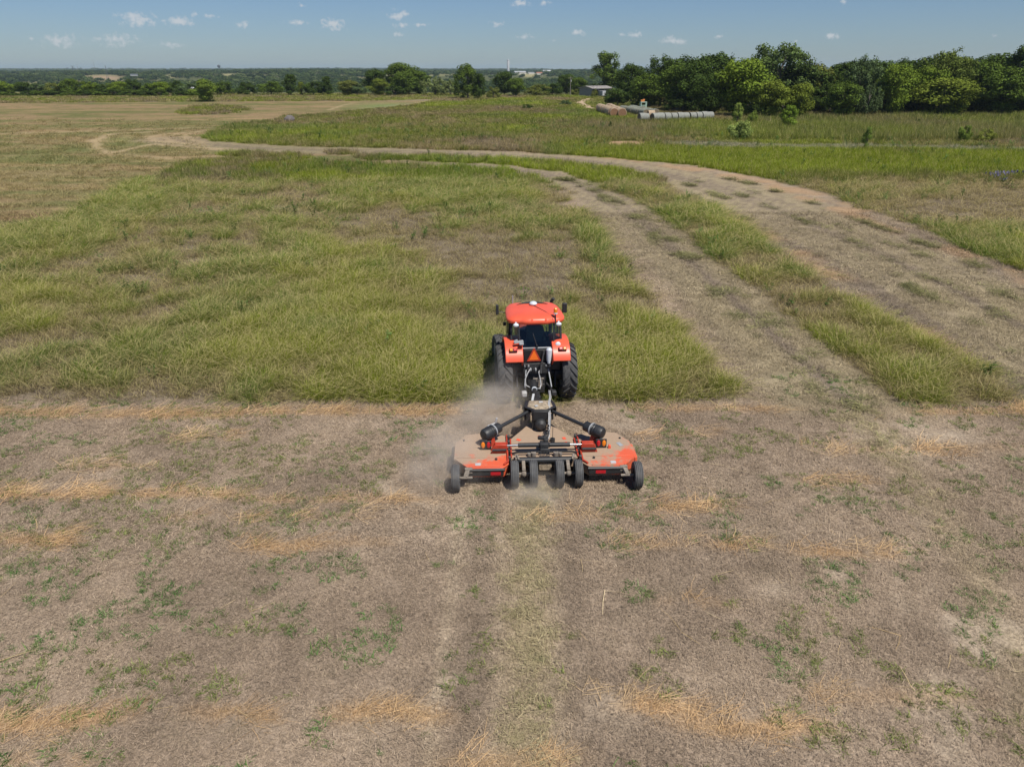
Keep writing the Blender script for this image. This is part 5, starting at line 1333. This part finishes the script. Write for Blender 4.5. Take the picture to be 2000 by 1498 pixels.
for s_, x in ((-1, -.66), (1, .70)):
    b = MB(); b.ball((x, -.27, 2.47), .085, 14, 8, (1.1, .7, .75)); b.box((x, -.22, 2.53), (.05, .05, .06)); lo = b.build('work_light', M_LAMP, TR)
b = MB(); b.tube([(-.62, 1.4, 1.9), (-.62, 1.4, 2.95)], .022, 8); b.build('antenna', M_GREYSTEEL, TR)
b = MB(); b.tube([(.72, 1.75, 1.2), (.72, 1.75, 2.35), (.74, 1.76, 2.60), (.80, 1.70, 2.72)], [.06, .06, .06, .055], 12); b.build('exhaust_stack', M_CHASSIS, TR)
for s_ in (-1, 1):
    b = MB(); b.tube([(s_ * .8, 1.35, 2.35), (s_ * 1.12, 1.38, 2.42), (s_ * 1.14, 1.38, 2.62)], .014, 6); mo = b.build('mirror_arm', M_BLACK, TR)
    b = MB(); b.box((s_ * 1.14, 1.38, 2.48), (.16 if s_ > 0 else .10, .08, .34)); b.build('mirror', M_BLACK if s_ > 0 else M_CHASSIS, mo, bevel=.02)
b = MB(); b.tube([(-.80, .66, 2.2), (-.86, .66, 2.2), (-.86, .66, 1.9), (-.82, .66, 1.9)], .016, 6); b.build('door_handle', M_BLACK, TR)
b = MB(); b.box((-.86, .2, 1.62), (.06, .14, .34)); b.box((-.9, 1.3, 2.0), (.1, .05, .12)); b.build('side_lamp', M_BLACK, TR)
# fenders with lamps
fp = [(.85, 1.62), (.55, 1.86), (.1, 1.95), (-.25, 1.94), (-.55, 1.83), (-.80, 1.60), (-.83, 1.50), (-.77, 1.48), (-.74, 1.57), (-.50, 1.76), (-.23, 1.86), (.1, 1.87), (.5, 1.79), (.8, 1.56)]
for s_ in (-1, 1):
    b = MB(); b.prism_x(fp, s_ * .47, s_ * 1.03)
    b.prism_x([(.2, 1.9), (-.28, 1.9), (-.50, 1.77), (-.74, 1.56), (-.79, 1.49), (-.5, 1.30), (.2, 1.2)], s_ * .465, s_ * .50)
    fo = b.build('fender', M_ORANGE, TR, bevel=.025)
    c_ = Vector((s_ * .78, -.655, 1.775)); nrm = (-.76, 0, 0)
    b = MB(); b.box(c_, (.26, .07, .12), (R(-45), 0, 0)); lo = b.build('lamp_housing', M_BLACK, fo, bevel=.02)
    b = MB(); b.box(c_ + Vector((-s_ * .055, -.028, .028)), (.12, .05, .09), (R(-45), 0, 0)); b.build('red_lens', M_RED, fo, bevel=.02)
    b = MB(); b.box(c_ + Vector((s_ * .07, -.028, .028)), (.10, .05, .09), (R(-45), 0, 0)); b.build('amber_lens', M_AMBER, fo, bevel=.02)
b = MB(); b.box((-.60, -.52, 2.0), (.30, .10, .06), (0, R(-6), R(10))); b.box((-.52, -.60, 1.97), (.14, .16, .05)); b.tube([(-.74, -.42, 1.99), (-.62, -.42, 2.03)], .03, 8); b.build('fender_lever', M_GREYSTEEL, TR, bevel=.01)
# rear: emblem, filter, valve block, linkage
b = MB(); b.box((0, -.46, 1.52), (.86, .06, .40)); b.build('rear_panel', M_SHADE, TR, bevel=.02)
b = MB(); b.prism_y([(-.34, 1.44), (.12, 1.44), (-.11, 1.82)], -.565, -.55); so = b.build('slow_vehicle_sign', M_DKRED, TR, 0)
b = MB(); b.prism_y([(-.265, 1.475), (.045, 1.475), (-.11, 1.735)], -.572, -.567); b.build('sign_face', M_SMV, so, 0)
b = MB(); b.bar((-.11, -.55, 1.46), (-.11, -.40, 1.3), .05, .03); b.build('sign_bracket', M_CHASSIS, so)
b = MB(); b.tube([(.37, -.62, 1.38), (.37, -.60, 1.48), (.37, -.58, 1.74), (.37, -.57, 1.80)], [.05, .085, .10, .06], 14); b.build('filter_bottle', M_LIGHTGREY, TR)
b = MB(); b.ball((.66, -.47, 1.86), .09, 12, 8, (1, .6, 1)); b.build('corner_lamp', M_LAMP, TR)
b = MB(); b.tube([(.20, -.55, 1.66), (.10, -.72, 1.30), (.08, -.85, 1.18)], .028, 8); b.box((.20, -.55, 1.66), (.07, .07, .09)); b.box((.12, -.68, 1.38), (.08, .06, .1)); b.build('top_link', M_CHASSIS, TR)
for k in range(4):
    b = MB(); b.cyl((-.30 + k * .08, -.58, 1.24), (-.30 + k * .08, -.68, 1.22), .028, n=10); b.build('hydraulic_coupler', M_GREYSTEEL if k % 2 else M_CHASSIS, TR)
for s_ in (-1, 1):
    b = MB(); b.bar((s_ * .30, -.30, .62), (s_ * .46, -1.05, .58), .06, .12); b.build('lower_link', M_CHASSIS, TR, bevel=.01)
    b = MB(); b.bar((s_ * .34, -.48, 1.30), (s_ * .43, -.85, .70), .04, .04); b.box((s_ * .34, -.55, 1.32), (.16, .10, .06)); b.build('lift_rod', M_GREYSTEEL, TR, bevel=.008)
    b = MB(); b.bar((s_ * .22, -.40, 1.38), (s_ * .36, -.62, 1.33), .08, .06); b.build('lift_arm', M_CHASSIS, TR, bevel=.01)
    b = MB(); b.box((s_ * .47, -1.08, .60), (.16, .20, .16)); b.build('link_end', M_HOSE if s_ < 0 else M_CHASSIS, TR, bevel=.03)
    b = MB(); b.bar((s_ * .62, -.2, .9), (s_ * .62, -.32, .5), .06, .16); b.build('sway_block', M_CHASSIS, TR, bevel=.01)
b = MB(); b.bar((0, -.3, .48), (0, -1.1, .46), .11, .05); b.build('drawbar', M_CHASSIS, TR, bevel=.01)
b = MB(); b.box((.02, -.75, .96), (.36, .05, .05)); b.box((0, -.70, .80), (.30, .12, .26)); b.build('pto_guard', M_DUSTSTEEL, TR, bevel=.02)
for k, (x0, x1, sag) in enumerate(((-.24, -.42, .12), (.10, .06, .02))):
    b = MB(); b.tube([(x0, -.64, 1.24), (x0 - .08, -.78, 1.20), (x1, -.85, 1.0), (x1 + .02, -.92, .82), (x1 * .5, -1.05, .76), (.0, -1.3, .86)], .018, 7); b.build('hydraulic_hose', M_HOSE, TR)
# inside the cab
b = MB(); b.box((0, .42, 1.62), (.52, .5, .18)); b.prism_x([(.12, 1.7), (.28, 1.7), (.22, 2.30), (.08, 2.28)], -.27, .27); b.build('seat', M_SEAT, TR, bevel=.06)
b = MB(); b.tube([(0, 1.25, 1.45), (0, 1.02, 1.92)], .05, 10); so = b.build('steering_column', M_BLACK, TR)
b = MB(); ring = [(.19 * math.cos(k * math.pi / 10), 1.0 + .19 * math.sin(k * math.pi / 10) * .8, 1.95 + .19 * math.sin(k * math.pi / 10) * .5) for k in range(21)]; b.tube(ring, .018, 6, False); b.build('steering_wheel', M_BLACK, so)
b = MB(); b.box((0, 1.35, 1.62), (.9, .16, .3)); b.build('dashboard', M_BLACK, TR, bevel=.04)
b = MB(); b.box((.46, .55, 1.80), (.18, .55, .12)); b.tube([(.46, .75, 1.85), (.46, .82, 2.02)], .015, 6); b.build('armrest_console', M_BLACK, TR, bevel=.03)
# driver
def to_world(p): return Matrix.Translation(TR_POS) @ Matrix.Rotation(TR_YAW, 4, 'Z') @ Vector(p)
sk = [((0, .42, 1.78), .15), ((0, .40, 1.95), .14), ((0, .40, 2.12), .16), ((0, .42, 2.24), .075), ((0, .44, 2.30), .065), ((0, .46, 2.38), .095), ((0, .46, 2.46), .085),
      ((-.20, .42, 2.19), .07), ((-.27, .56, 1.98), .055), ((-.14, .86, 1.98), .042), ((-.11, .95, 2.0), .04), ((.20, .42, 2.19), .07), ((.28, .52, 1.97), .055), ((.30, .75, 1.90), .042), ((.32, .84, 1.90), .04),
      ((-.11, .60, 1.76), .10), ((-.14, .92, 1.74), .075), ((-.14, 1.05, 1.45), .055), ((-.14, 1.17, 1.38), .05), ((.11, .60, 1.76), .10), ((.14, .92, 1.74), .075), ((.14, 1.05, 1.45), .055), ((.14, 1.17, 1.38), .05)]
ed = [(0, 1), (1, 2), (2, 3), (3, 4), (4, 5), (5, 6), (2, 7), (7, 8), (8, 9), (9, 10), (2, 11), (11, 12), (12, 13), (13, 14), (0, 15), (15, 16), (16, 17), (17, 18), (0, 19), (19, 20), (20, 21), (21, 22)]
me = bpy.data.meshes.new('person'); me.from_pydata([tuple(p) for p, r in sk], ed, [])
M_SHIRT = plain('dark_shirt', (.05, .065, .075), .9); M_CAP = plain('dark_cap', (.03, .035, .04), .8)
me.materials.append(M_SHIRT)
pe = mesh_obj('person', me); pe.location = TR_POS; pe.rotation_euler = (0, 0, TR_YAW)
md = pe.modifiers.new('skin', 'SKIN'); md.use_smooth_shade = True
if not me.skin_vertices: me.attributes  # layer is made with the modifier below
try:
    lay = me.skin_vertices[0].data
except Exception:
    bpy.context.view_layer.objects.active = pe; pe.select_set(True); bpy.ops.object.skin_root_mark({'object': pe}) if False else None
    lay = me.skin_vertices[0].data if me.skin_vertices else None
if lay:
    for i_, (p_, r_) in enumerate(sk): lay[i_].radius = (r_, r_)
    lay[0].use_root = True
sd_ = pe.modifiers.new('sub', 'SUBSURF'); sd_.levels = 1; sd_.render_levels = 1
tag(pe, 'driver in a dark shirt and cap seated inside the tractor cab', 'person')
b = MB(); b.ball((0, .455, 2.455), .105, 14, 8, (1, 1.1, .7)); b.box((0, .59, 2.45), (.16, .14, .02)); b.build('cap', M_CAP, pe, bevel=.01)

# the cab stands a hand higher than first drawn: lift everything above the axle
def lift(o_):
    if o_.name.startswith('wheel'): return
    if o_.type == 'MESH' and o_.data.users == 1:
        n_ = len(o_.data.vertices); a_ = np.empty(n_ * 3, dtype=np.float32); o_.data.vertices.foreach_get('co', a_); a_ = a_.reshape(-1, 3)
        a_[:, 2] += .14 * sstep(1.15, 1.85, a_[:, 2]); o_.data.vertices.foreach_set('co', a_.ravel()); o_.data.update()
    for c_ in o_.children: lift(c_)
lift(TR); lift(pe)

# ------------------------------------------------------------------ the batwing rotary mower behind it
MW = empty('rotary_mower', MW_POS, MW_YAW)
tag(MW, 'wide orange batwing rotary mower covered in dust, towed behind the tractor', 'mower')
M_DECK_L = orange_dusty('deck_paint_dusty', .46, (-.16, .20, -.22))
M_DECK_C = orange_dusty('deck_paint_caked', .62)
M_DECK_R = orange_dusty('deck_paint_half_clean', .51, (-.22, .22, .36))
ZT = .52
def deck(poly, name, mat, lip=.05, z0=.24):
    b = MB(); b.prism_z(poly, ZT - .03, ZT)
    n = len(poly)
    for i in range(n):                                                     # side skirts hang from the rim
        a = Vector((*poly[i], 0)); c = Vector((*poly[(i + 1) % n], 0)); d = (c - a); l = d.length
        if l < .05: continue
        ins = Vector((-d.y, d.x, 0)).normalized() * .012
        b.bar(a + ins * 2 + Vector((0, 0, (ZT - .034 + z0) / 2)), c + ins * 2 + Vector((0, 0, (ZT - .034 + z0) / 2)), .02, ZT - .034 - z0)
    return b.build(name, mat, MW, 20, bevel=.012)
cp_ = [(-.92, -.50), (.92, -.50), (.92, .55), (.55, 1.15), (.28, 1.62), (-.28, 1.62), (-.55, 1.15), (-.92, .55)]
deck(cp_, 'centre_deck', M_DECK_C)
wp = [(.97, -.78), (1.12, -.98), (2.04, -.98), (2.42, -.50), (2.42, .40), (2.12, .92), (1.5, 1.02), (.97, .8)]
deck(wp, 'wing_deck', M_DECK_R)
deck([(-x, y) for x, y in wp][::-1], 'wing_deck', M_DECK_L)
for s_ in (-1, 1):
    b = MB(); b.box((s_ * 1.58, -1.0, .40), (.94, .05, .17)); b.tube([(s_ * 1.08, -1.0, .47), (s_ * 2.05, -1.0, .47)], .045, 10); ro = b.build('rear_guard', M_BLACK, MW, bevel=.01)
    b = MB(); b.box((s_ * (1.42 if s_ > 0 else 1.32), -1.032, .38), (.26, .012, .085)); b.build('red_reflector', M_RED, ro)
    b = MB()
    for k in range(22): b.tube([(s_ * (1.14 + k * .041), -1.0, .33), (s_ * (1.14 + k * .041) + .006, -1.01, .24), (s_ * (1.14 + k * .041), -1.005, .14)], .007, 5)
    b.build('guard_chains', M_CHASSIS, MW)['kind'] = 'stuff'
    # ribs pressed in the deck, sloped outer plate, hinge knuckles
    b = MB(); b.bar((s_ * .99, -.74, ZT + .03), (s_ * .99, .78, ZT + .03), .04, .06); b.bar((s_ * 1.10, -.86, ZT + .025), (s_ * .99, -.70, ZT + .03), .05, .06); b.bar((s_ * .89, -.48, ZT + .03), (s_ * .89, .53, ZT + .03), .04, .06); b.build('hinge_rail', M_DKRED, MW, bevel=.008)
    for y in (-.55, -.1, .35, .65):
        b = MB(); b.cyl((s_ * .91, y, ZT + .06), (s_ * .97, y, ZT + .06), .05, n=12); b.box((s_ * .94, y, ZT + .02), (.07, .14, .05)); b.build('hinge_knuckle', M_CHASSIS, MW)
    b = MB(); b.bar((s_ * 1.2, -.93, ZT + .012), (s_ * 2.0, -.93, ZT + .012), .05, .03); b.bar((s_ * 1.1, -.42, ZT + .006), (s_ * 2.36, -.42, ZT + .006), .03, .016); b.bar((s_ * 2.06, -.94, ZT + .014), (s_ * 2.39, -.50, ZT + .014), .03, .03); b.build('deck_rib', M_DECK_R if s_ > 0 else M_DECK_L, MW, bevel=.006)
    # flag-shaped fold brackets
    b = MB(); b.prism_y([(s_ * 1.0, ZT), (s_ * 1.45, ZT), (s_ * 1.34, ZT + .26), (s_ * 1.0, ZT + .26)], -.22, -.20); b.prism_y([(s_ * 1.0, ZT), (s_ * 1.45, ZT), (s_ * 1.34, ZT + .26), (s_ * 1.0, ZT + .26)], -.06, -.04)
    b.box((s_ * 1.17, -.13, ZT + .25), (.30, .15, .02)); b.build('fold_bracket', M_DKRED, MW, bevel=.008)
    b = MB(); b.cyl((s_ * 1.02, -.24, ZT + .12), (s_ * 1.40, -.24, ZT + .12), .035, n=8); b.build('bracket_pin', M_CHASSIS, MW)
    b = MB(); b.cyl((s_ * .14, -.13, ZT + .20), (s_ * .70, -.13, ZT + .20), .062, n=14); b.box((s_ * .10, -.13, ZT + .20), (.10, .10, .12)); fo = b.build('fold_cylinder', M_BLACK, MW, bevel=.005)
    b = MB(); b.cyl((s_ * .70, -.13, ZT + .20), (s_ * 1.03, -.13, ZT + .19), .034, n=12); b.build('cylinder_rod', M_STEEL, fo)
    b = MB(); b.bar((s_ * .1, -.34, ZT + .10), (s_ * .72, -.34, ZT + .10), .04, .04); b.bar((s_ * .72, -.34, ZT + .10), (s_ * .9, -.30, ZT + .04), .04, .04); b.build('lift_bar', M_CHASSIS, MW)
    b = MB(); b.cyl((s_ * .30, -.40, ZT + .02), (s_ * .30, -.40, ZT + .12), .07, n=12); b.cyl((s_ * .42, -.40, ZT + .02), (s_ * .42, -.40, ZT + .10), .05, n=12); b.build('lift_eye', M_DUSTSTEEL, MW)
    # drive line out to the wing gearbox
    A = Vector((s_ * .30, 1.42, 1.0)); B_ = Vector((s_ * 1.50, .26, .90))
    b = MB(); b.cyl(A, A.lerp(B_, .80), .052, n=14); do = b.build('drive_shaft', M_BLACK, MW)
    b = MB(); b.tube([A.lerp(B_, .72), A.lerp(B_, .75), A.lerp(B_, .86), A.lerp(B_, .87)], [.08, .14, .145, .13], 18); b.build('shaft_bell', M_BLACK, do)
    b = MB(); d_ = (B_ - A).normalized()
    prof = [(.0, .13), (.03, .165), (.06, .15), (.10, .175), (.13, .16), (.17, .18), (.22, .172), (.32, .172), (.37, .14), (.40, .05)]
    S0 = A.lerp(B_, .885); b.tube([S0 + d_ * x for x, r in prof], [r for x, r in prof], 20); b.build('gearbox_cover', M_BLACK, MW)
    b = MB(); b.tube([(s_ * 1.46, .34, ZT), (s_ * 1.46, .34, .80)], [.17, .12], 14); b.build('wing_gearbox', M_DKRED, MW)
    b = MB(); b.tube([S0 + d_ * -.01, S0 + d_ * .025], .178, 20); b.build('cover_band', M_GREYSTEEL, MW)
    # rear light post
    px_ = s_ * 1.57
    b = MB(); b.box((px_, .02, .66), (.30, .04, .26)); b.bar((px_, .06, ZT), (px_, .06, .80), .06, .04); lo = b.build('light_bracket', M_BLACK, MW, bevel=.01)
    for k, (mm_, nm_) in enumerate(((M_RED, 'red_light'), (M_AMBER, 'amber_light'))):
        xx_ = px_ + s_ * (-.075 + .15 * k)
        b = MB(); b.ball((xx_, -.005, .67), .055, 12, 8, (.95, .35, 1.75)); b.build(nm_, mm_, lo)
    b = MB(); b.box((s_ * 1.78, -.78, ZT + .004), (.14, .13, .006)); b.build('decal', M_WHITE, MW)
    b = MB(); b.tube([(s_ * 2.18, .55, ZT), (s_ * 2.18, .55, ZT + .03)], .03, 8); b.tube([(s_ * 1.3, -.55, ZT), (s_ * 1.3, -.55, ZT + .04)], .035, 8); b.build('deck_bolt', M_CHASSIS, MW)
# side pads of the outer wings
b = MB(); b.prism_z([(2.43, -.46), (2.50, -.40), (2.50, .30), (2.43, .36)], .12, .46); b.build('side_skid', M_DECK_R, MW, bevel=.01)
b = MB(); b.prism_z([(-2.43, -.46), (-2.50, -.40), (-2.50, .30), (-2.43, .36)], .12, .46); b.build('side_skid', M_CHASSIS, MW, bevel=.01)
b = MB(); b.box((2.12, .2, ZT + .005), (.12, .22, .006), (0, 0, R(20))); b.build('warning_decal', M_GREYSTEEL, MW)
b = MB(); b.box((1.80, .0, ZT + .03), (.07, .07, .06)); b.ball((1.80, .0, ZT + .07), .04, 10, 6); b.build('deck_knob', M_ORANGE, MW)
b = MB(); b.tube([(-1.5, .95, ZT), (-1.5, 1.05, ZT + .2), (-1.3, 1.1, ZT + .26), (-1.25, 1.1, ZT + .42)], .03, 8); b.build('front_hook', M_HOSE, MW)
# axle beam, arms and wheels
b = MB(); b.tube([(-.72, -.60, .52), (.72, -.60, .52)], .085, 14); b.box((0, -.60, .44), (1.15, .05, .16)); b.build('axle_beam', M_BLACK, MW, bevel=.01)
b = MB(); b.box((0, -.62, .33), (.34, .04, .22)); b.build('tow_plate', M_DUSTCAP, MW, bevel=.02)
MT = tyre_mesh('mower_tyre', .355, .215, .17, M_RUBBER2, grooves=4); MRm = rim_mesh('mower_rim', .18, .17, M_CHASSIS)
for s_ in (-1, 1):
    b = MB(); b.bar((s_ * .585, -.58, .52), (s_ * .585, -1.00, .40), .09, .12); b.cyl((s_ * .42, -1.02, .355), (s_ * .75, -1.02, .355), .035, n=10); b.ball((s_ * .585, -1.04, .36), .075, 12, 8); b.build('walking_beam', M_DUSTSTEEL, MW, bevel=.01)
    for x in (.34, .83): wheel(MW, s_ * x, -1.02, .355, .21, MT, MRm)
    b = MB(); b.bar((s_ * 2.02, -.94, .50), (s_ * 2.10, -1.17, .36), .11, .09); b.cyl((s_ * 1.92, -1.17, .355), (s_ * 2.26, -1.17, .355), .035, n=10); b.box((s_ * 2.02, -.98, .46), (.2, .10, .14)); b.build('wing_arm', M_DUSTSTEEL, MW, bevel=.01)
    wheel(MW, s_ * 2.35, -1.17, .355, .21, MT, MRm)
    b = MB(); b.tube([(s_ * .76, -.50, ZT + .02), (s_ * .74, -.62, ZT + .16), (s_ * .70, -.72, .60)], .028, 8); b.box((s_ * .76, -.58, ZT + .06), (.08, .2, .10)); b.build('height_link', M_DUSTSTEEL, MW, bevel=.01)
# divider gearbox with its shield
b = MB(); b.tube([(0, 1.52, .66), (0, 1.24, .70), (0, 1.02, .72), (0, .96, .72)], [.17, .18, .15, .08], 18); b.tube([(0, 1.45, ZT), (0, 1.45, .9)], .16, 14)
for k in range(4): b.tube([(0, 1.30 - k * .07, .70), (0, 1.28 - k * .07, .70)], .19 - k * .006, 18)
b.build('divider_gearbox', M_CHASSIS, MW, bevel=0)
b = MB(); top = [(-.20, 1.16), (.20, 1.16), (.46, 1.42), (.40, 1.86), (-.40, 1.86), (-.46, 1.42)]
b.prism_z(top, 1.10, 1.13)
for (a, c) in (((-.46, 1.42), (-.40, 1.86)), ((.40, 1.86), (.46, 1.42)), ((-.40, 1.86), (.40, 1.86)), ((-.20, 1.16), (.20, 1.16))):
    low = .82 if a[1] < 1.2 else .80
    b.bar((a[0], a[1], (1.10 + low) / 2), (c[0], c[1], (1.10 + low) / 2), .025, 1.10 - low)
b.prism_y([(-.22, .82), (-.14, .82), (-.10, 1.0), (.10, 1.0), (.14, .82), (.22, .82), (.22, 1.1), (-.22, 1.1)], 1.15, 1.18)
for (x, y) in ((-.4, 1.8), (.4, 1.8), (-.22, 1.2), (.22, 1.2)): b.bar((x, y, ZT), (x, y, 1.1), .05, .03)
b.build('gearbox_shield', M_BLACK, MW, bevel=.012)
b = MB()
g_ = np.random.default_rng(8)
b.loft([[(x * f, 1.52 + (y - 1.52) * f, z + float(g_.normal(0, .006))) for x, y in top] for f, z in ((.80, 1.131), (.72, 1.155), (.45, 1.175), (.2, 1.18))]); b.build('clippings_pile', M_DUSTCAP, MW)
b = MB(); b.box((-.12, 1.36, 1.185), (.09, .07, .02), (0, 0, .4)); b.box((.03, 1.62, 1.18), (.11, .07, .02)); b.build('white_decal', M_WHITE, MW)
# tongue, drive tube, stand, hoses
b = MB(); b.bar((-.18, 1.55, .50), (-.05, 3.45, .46), .10, .12); b.bar((.18, 1.55, .50), (.05, 3.45, .46), .10, .12); b.box((0, 3.5, .46), (.20, .24, .10)); b.build('tongue', M_CHASSIS, MW, bevel=.01)
P0, P1 = Vector((0, 1.80, .92)), Vector((-.06, 3.85, .80))
b = MB(); b.tube([P0, P0.lerp(P1, .08), P0.lerp(P1, .22), P0.lerp(P1, .26), P0.lerp(P1, .55), P0.lerp(P1, .60), P0.lerp(P1, .95)], [.15, .15, .13, .085, .085, .07, .07], 16); do = b.build('pto_shaft', M_BLACK, MW)
b = MB(); b.tube([P0.lerp(P1, .72), P0.lerp(P1, .76)], .085, 14); b.build('shaft_collar', M_LIGHTGREY, do)
b = MB(); b.tube([P0.lerp(P1, .84), P0.lerp(P1, .88), P0.lerp(P1, 1.0)], [.08, .12, .15], 16); b.build('shaft_bell', M_BLACK, do)
b = MB(); b.tube([(.10, 1.75, .85), (.22, 2.0, .80), (.12, 2.45, .70)], [.12, .09, .06], 10); b.build('tongue_brace', M_BLACK, MW)
b = MB(); b.bar((-.26, 1.90, .72), (-.12, 2.55, 1.02), .07, .05); b.build('parking_stand', M_WHITE, MW, bevel=.01)
for k, dx in enumerate((0, .035)):
    b = MB(); b.tube([(.40 + dx, 3.2, .84), (.36 + dx, 2.7, 1.0), (.32 + dx, 2.0, 1.16), (.24 + dx, 1.5, 1.20), (.22 + dx, 1.05, 1.0), (.16 + dx, .5, ZT + .12), (.05 + dx, .05, ZT + .22)], .015, 7); b.build('hydraulic_hose', M_HOSE, MW)
b = MB(); b.tube([(.30, 1.2, 1.0), (.24, .8, .78), (.14, .4, .68), (.02, .05, ZT + .25)], .02, 7)
for k in range(9):
    f = k / 9; b.box((.26 - .22 * f, 1.1 - 1.0 * f, .92 - .22 * f), (.05, .06, .04), (.3 * k, 0, .5 * k))
b.build('lift_chain', M_CHASSIS, MW)
b = MB(); b.box((0, -.13, ZT + .14), (.22, .24, .28)); b.box((.02, -.28, ZT + .10), (.26, .06, .12)); b.tube([(-.14, .10, ZT + .30), (.06, -.02, ZT + .34)], .06, 10); b.box((.06, -.06, ZT + .30), (.12, .12, .10)); b.build('valve_block', M_CHASSIS, MW, bevel=.015)
b = MB(); b.tube([(.28, .42, ZT), (.28, .42, ZT + .10)], .07, 10); b.build('grease_cap', M_BLACK, MW)
b = MB(); b.tube([(.28, .42, ZT + .1), (.285, .46, ZT + .45)], .008, 5); b.build('indicator_rod', M_CHASSIS, MW)
for k, (x, y) in enumerate(((-.06, .72), (.62, .6), (.66, .32), (-.66, .55))):
    b = MB(); b.box((x, y, ZT + .006), (.09, .12, .012), (0, 0, .3 * k)); b.build('clean_patch', M_ORANGE, MW)
for k in range(7):
    b = MB(); b.tube([(-.10 + .035 * k, -.24, ZT + .12), (-.12 + .04 * k, -.38, ZT + .10 - .01 * (k % 3)), (-.12 + .04 * k, -.46, ZT + .02)], .010, 5); b.build('hydraulic_line', M_CHASSIS, MW)

# ------------------------------------------------------------------ dust thrown up by the mower
def dust(c, r, dens, label, seed, scale=1.0):
    b = MB(); b.ball((0, 0, 0), 1.0, 20, 12); me = b.mesh('dust_cloud', None)
    o_ = mesh_obj('dust_cloud', me, None, c); o_.scale = r; tag(o_, label, kind='stuff')
    m, t, o = new_mat('dust_in_air')
    pv = N(t, 'ShaderNodeVolumePrincipled'); pv.inputs['Color'].default_value = (.97, .89, .79, 1); pv.inputs['Anisotropy'].default_value = .1
    tcx = N(t, 'ShaderNodeTexCoord'); ln = N(t, 'ShaderNodeVectorMath', operation='LENGTH'); L(t, tcx.outputs['Object'], ln.inputs[0])
    fo = N(t, 'ShaderNodeMapRange', interpolation_type='SMOOTHSTEP'); fo.inputs['From Min'].default_value = 1.0; fo.inputs['From Max'].default_value = .1; L(t, ln.outputs['Value'], fo.inputs['Value'])
    nz = N(t, 'ShaderNodeTexNoise', noise_dimensions='3D', inp={'Scale': 1.6 * scale, 'Detail': 5.0, 'Roughness': .6}); mp = N(t, 'ShaderNodeVectorMath', operation='ADD'); mp.inputs[1].default_value = (seed * 3.7, seed, 0)
    L(t, tcx.outputs['Object'], mp.inputs[0]); L(t, mp.outputs[0], nz.inputs['Vector'])
    nr = N(t, 'ShaderNodeMapRange', interpolation_type='SMOOTHSTEP'); nr.inputs['From Min'].default_value = .36; nr.inputs['From Max'].default_value = .68; L(t, nz.outputs[0], nr.inputs['Value'])
    m1 = N(t, 'ShaderNodeMath', operation='MULTIPLY'); L(t, fo.outputs[0], m1.inputs[0]); L(t, nr.outputs[0], m1.inputs[1])
    m2 = N(t, 'ShaderNodeMath', operation='MULTIPLY'); m2.inputs[1].default_value = dens; L(t, m1.outputs[0], m2.inputs[0]); L(t, m2.outputs[0], pv.inputs['Density'])
    L(t, pv.outputs[0], o.inputs['Volume']); m.cycles.volume_step_rate = 0.6
    me.materials.append(m)
dust((-.65, 19.9, .65), (1.8, 1.7, .95), 1.15, 'pale dust billowing up in front of the left mower wing', 1)
dust((-.25, 21.0, 1.0), (.85, 1.0, 1.0), .5, 'thin dust drifting up beside the left rear tractor tyre', 2)
dust((.62, 15.8, .24), (1.1, 1.1, .45), 1.7, 'dust rolling out behind the middle mower wheels', 3)
dust((-1.8, 17.2, .5), (1.6, 2.2, .75), 1.1, 'thin dust hanging around the left end of the mower', 4)

# ------------------------------------------------------------------ the air itself
b = MB(); b.box((0, 6500, 22), (26500, 14000, 110)); o_ = b.build('haze', None, None, 0); tag(o_, 'clear summer haze over the whole countryside', kind='stuff')
m, t, o = new_mat('summer_haze')
pv = N(t, 'ShaderNodeVolumePrincipled'); pv.inputs['Color'].default_value = (.64, .80, .97, 1); pv.inputs['Density'].default_value = 0.00008; pv.inputs['Anisotropy'].default_value = .2
L(t, pv.outputs[0], o.inputs['Volume']); o_.data.materials.append(m)
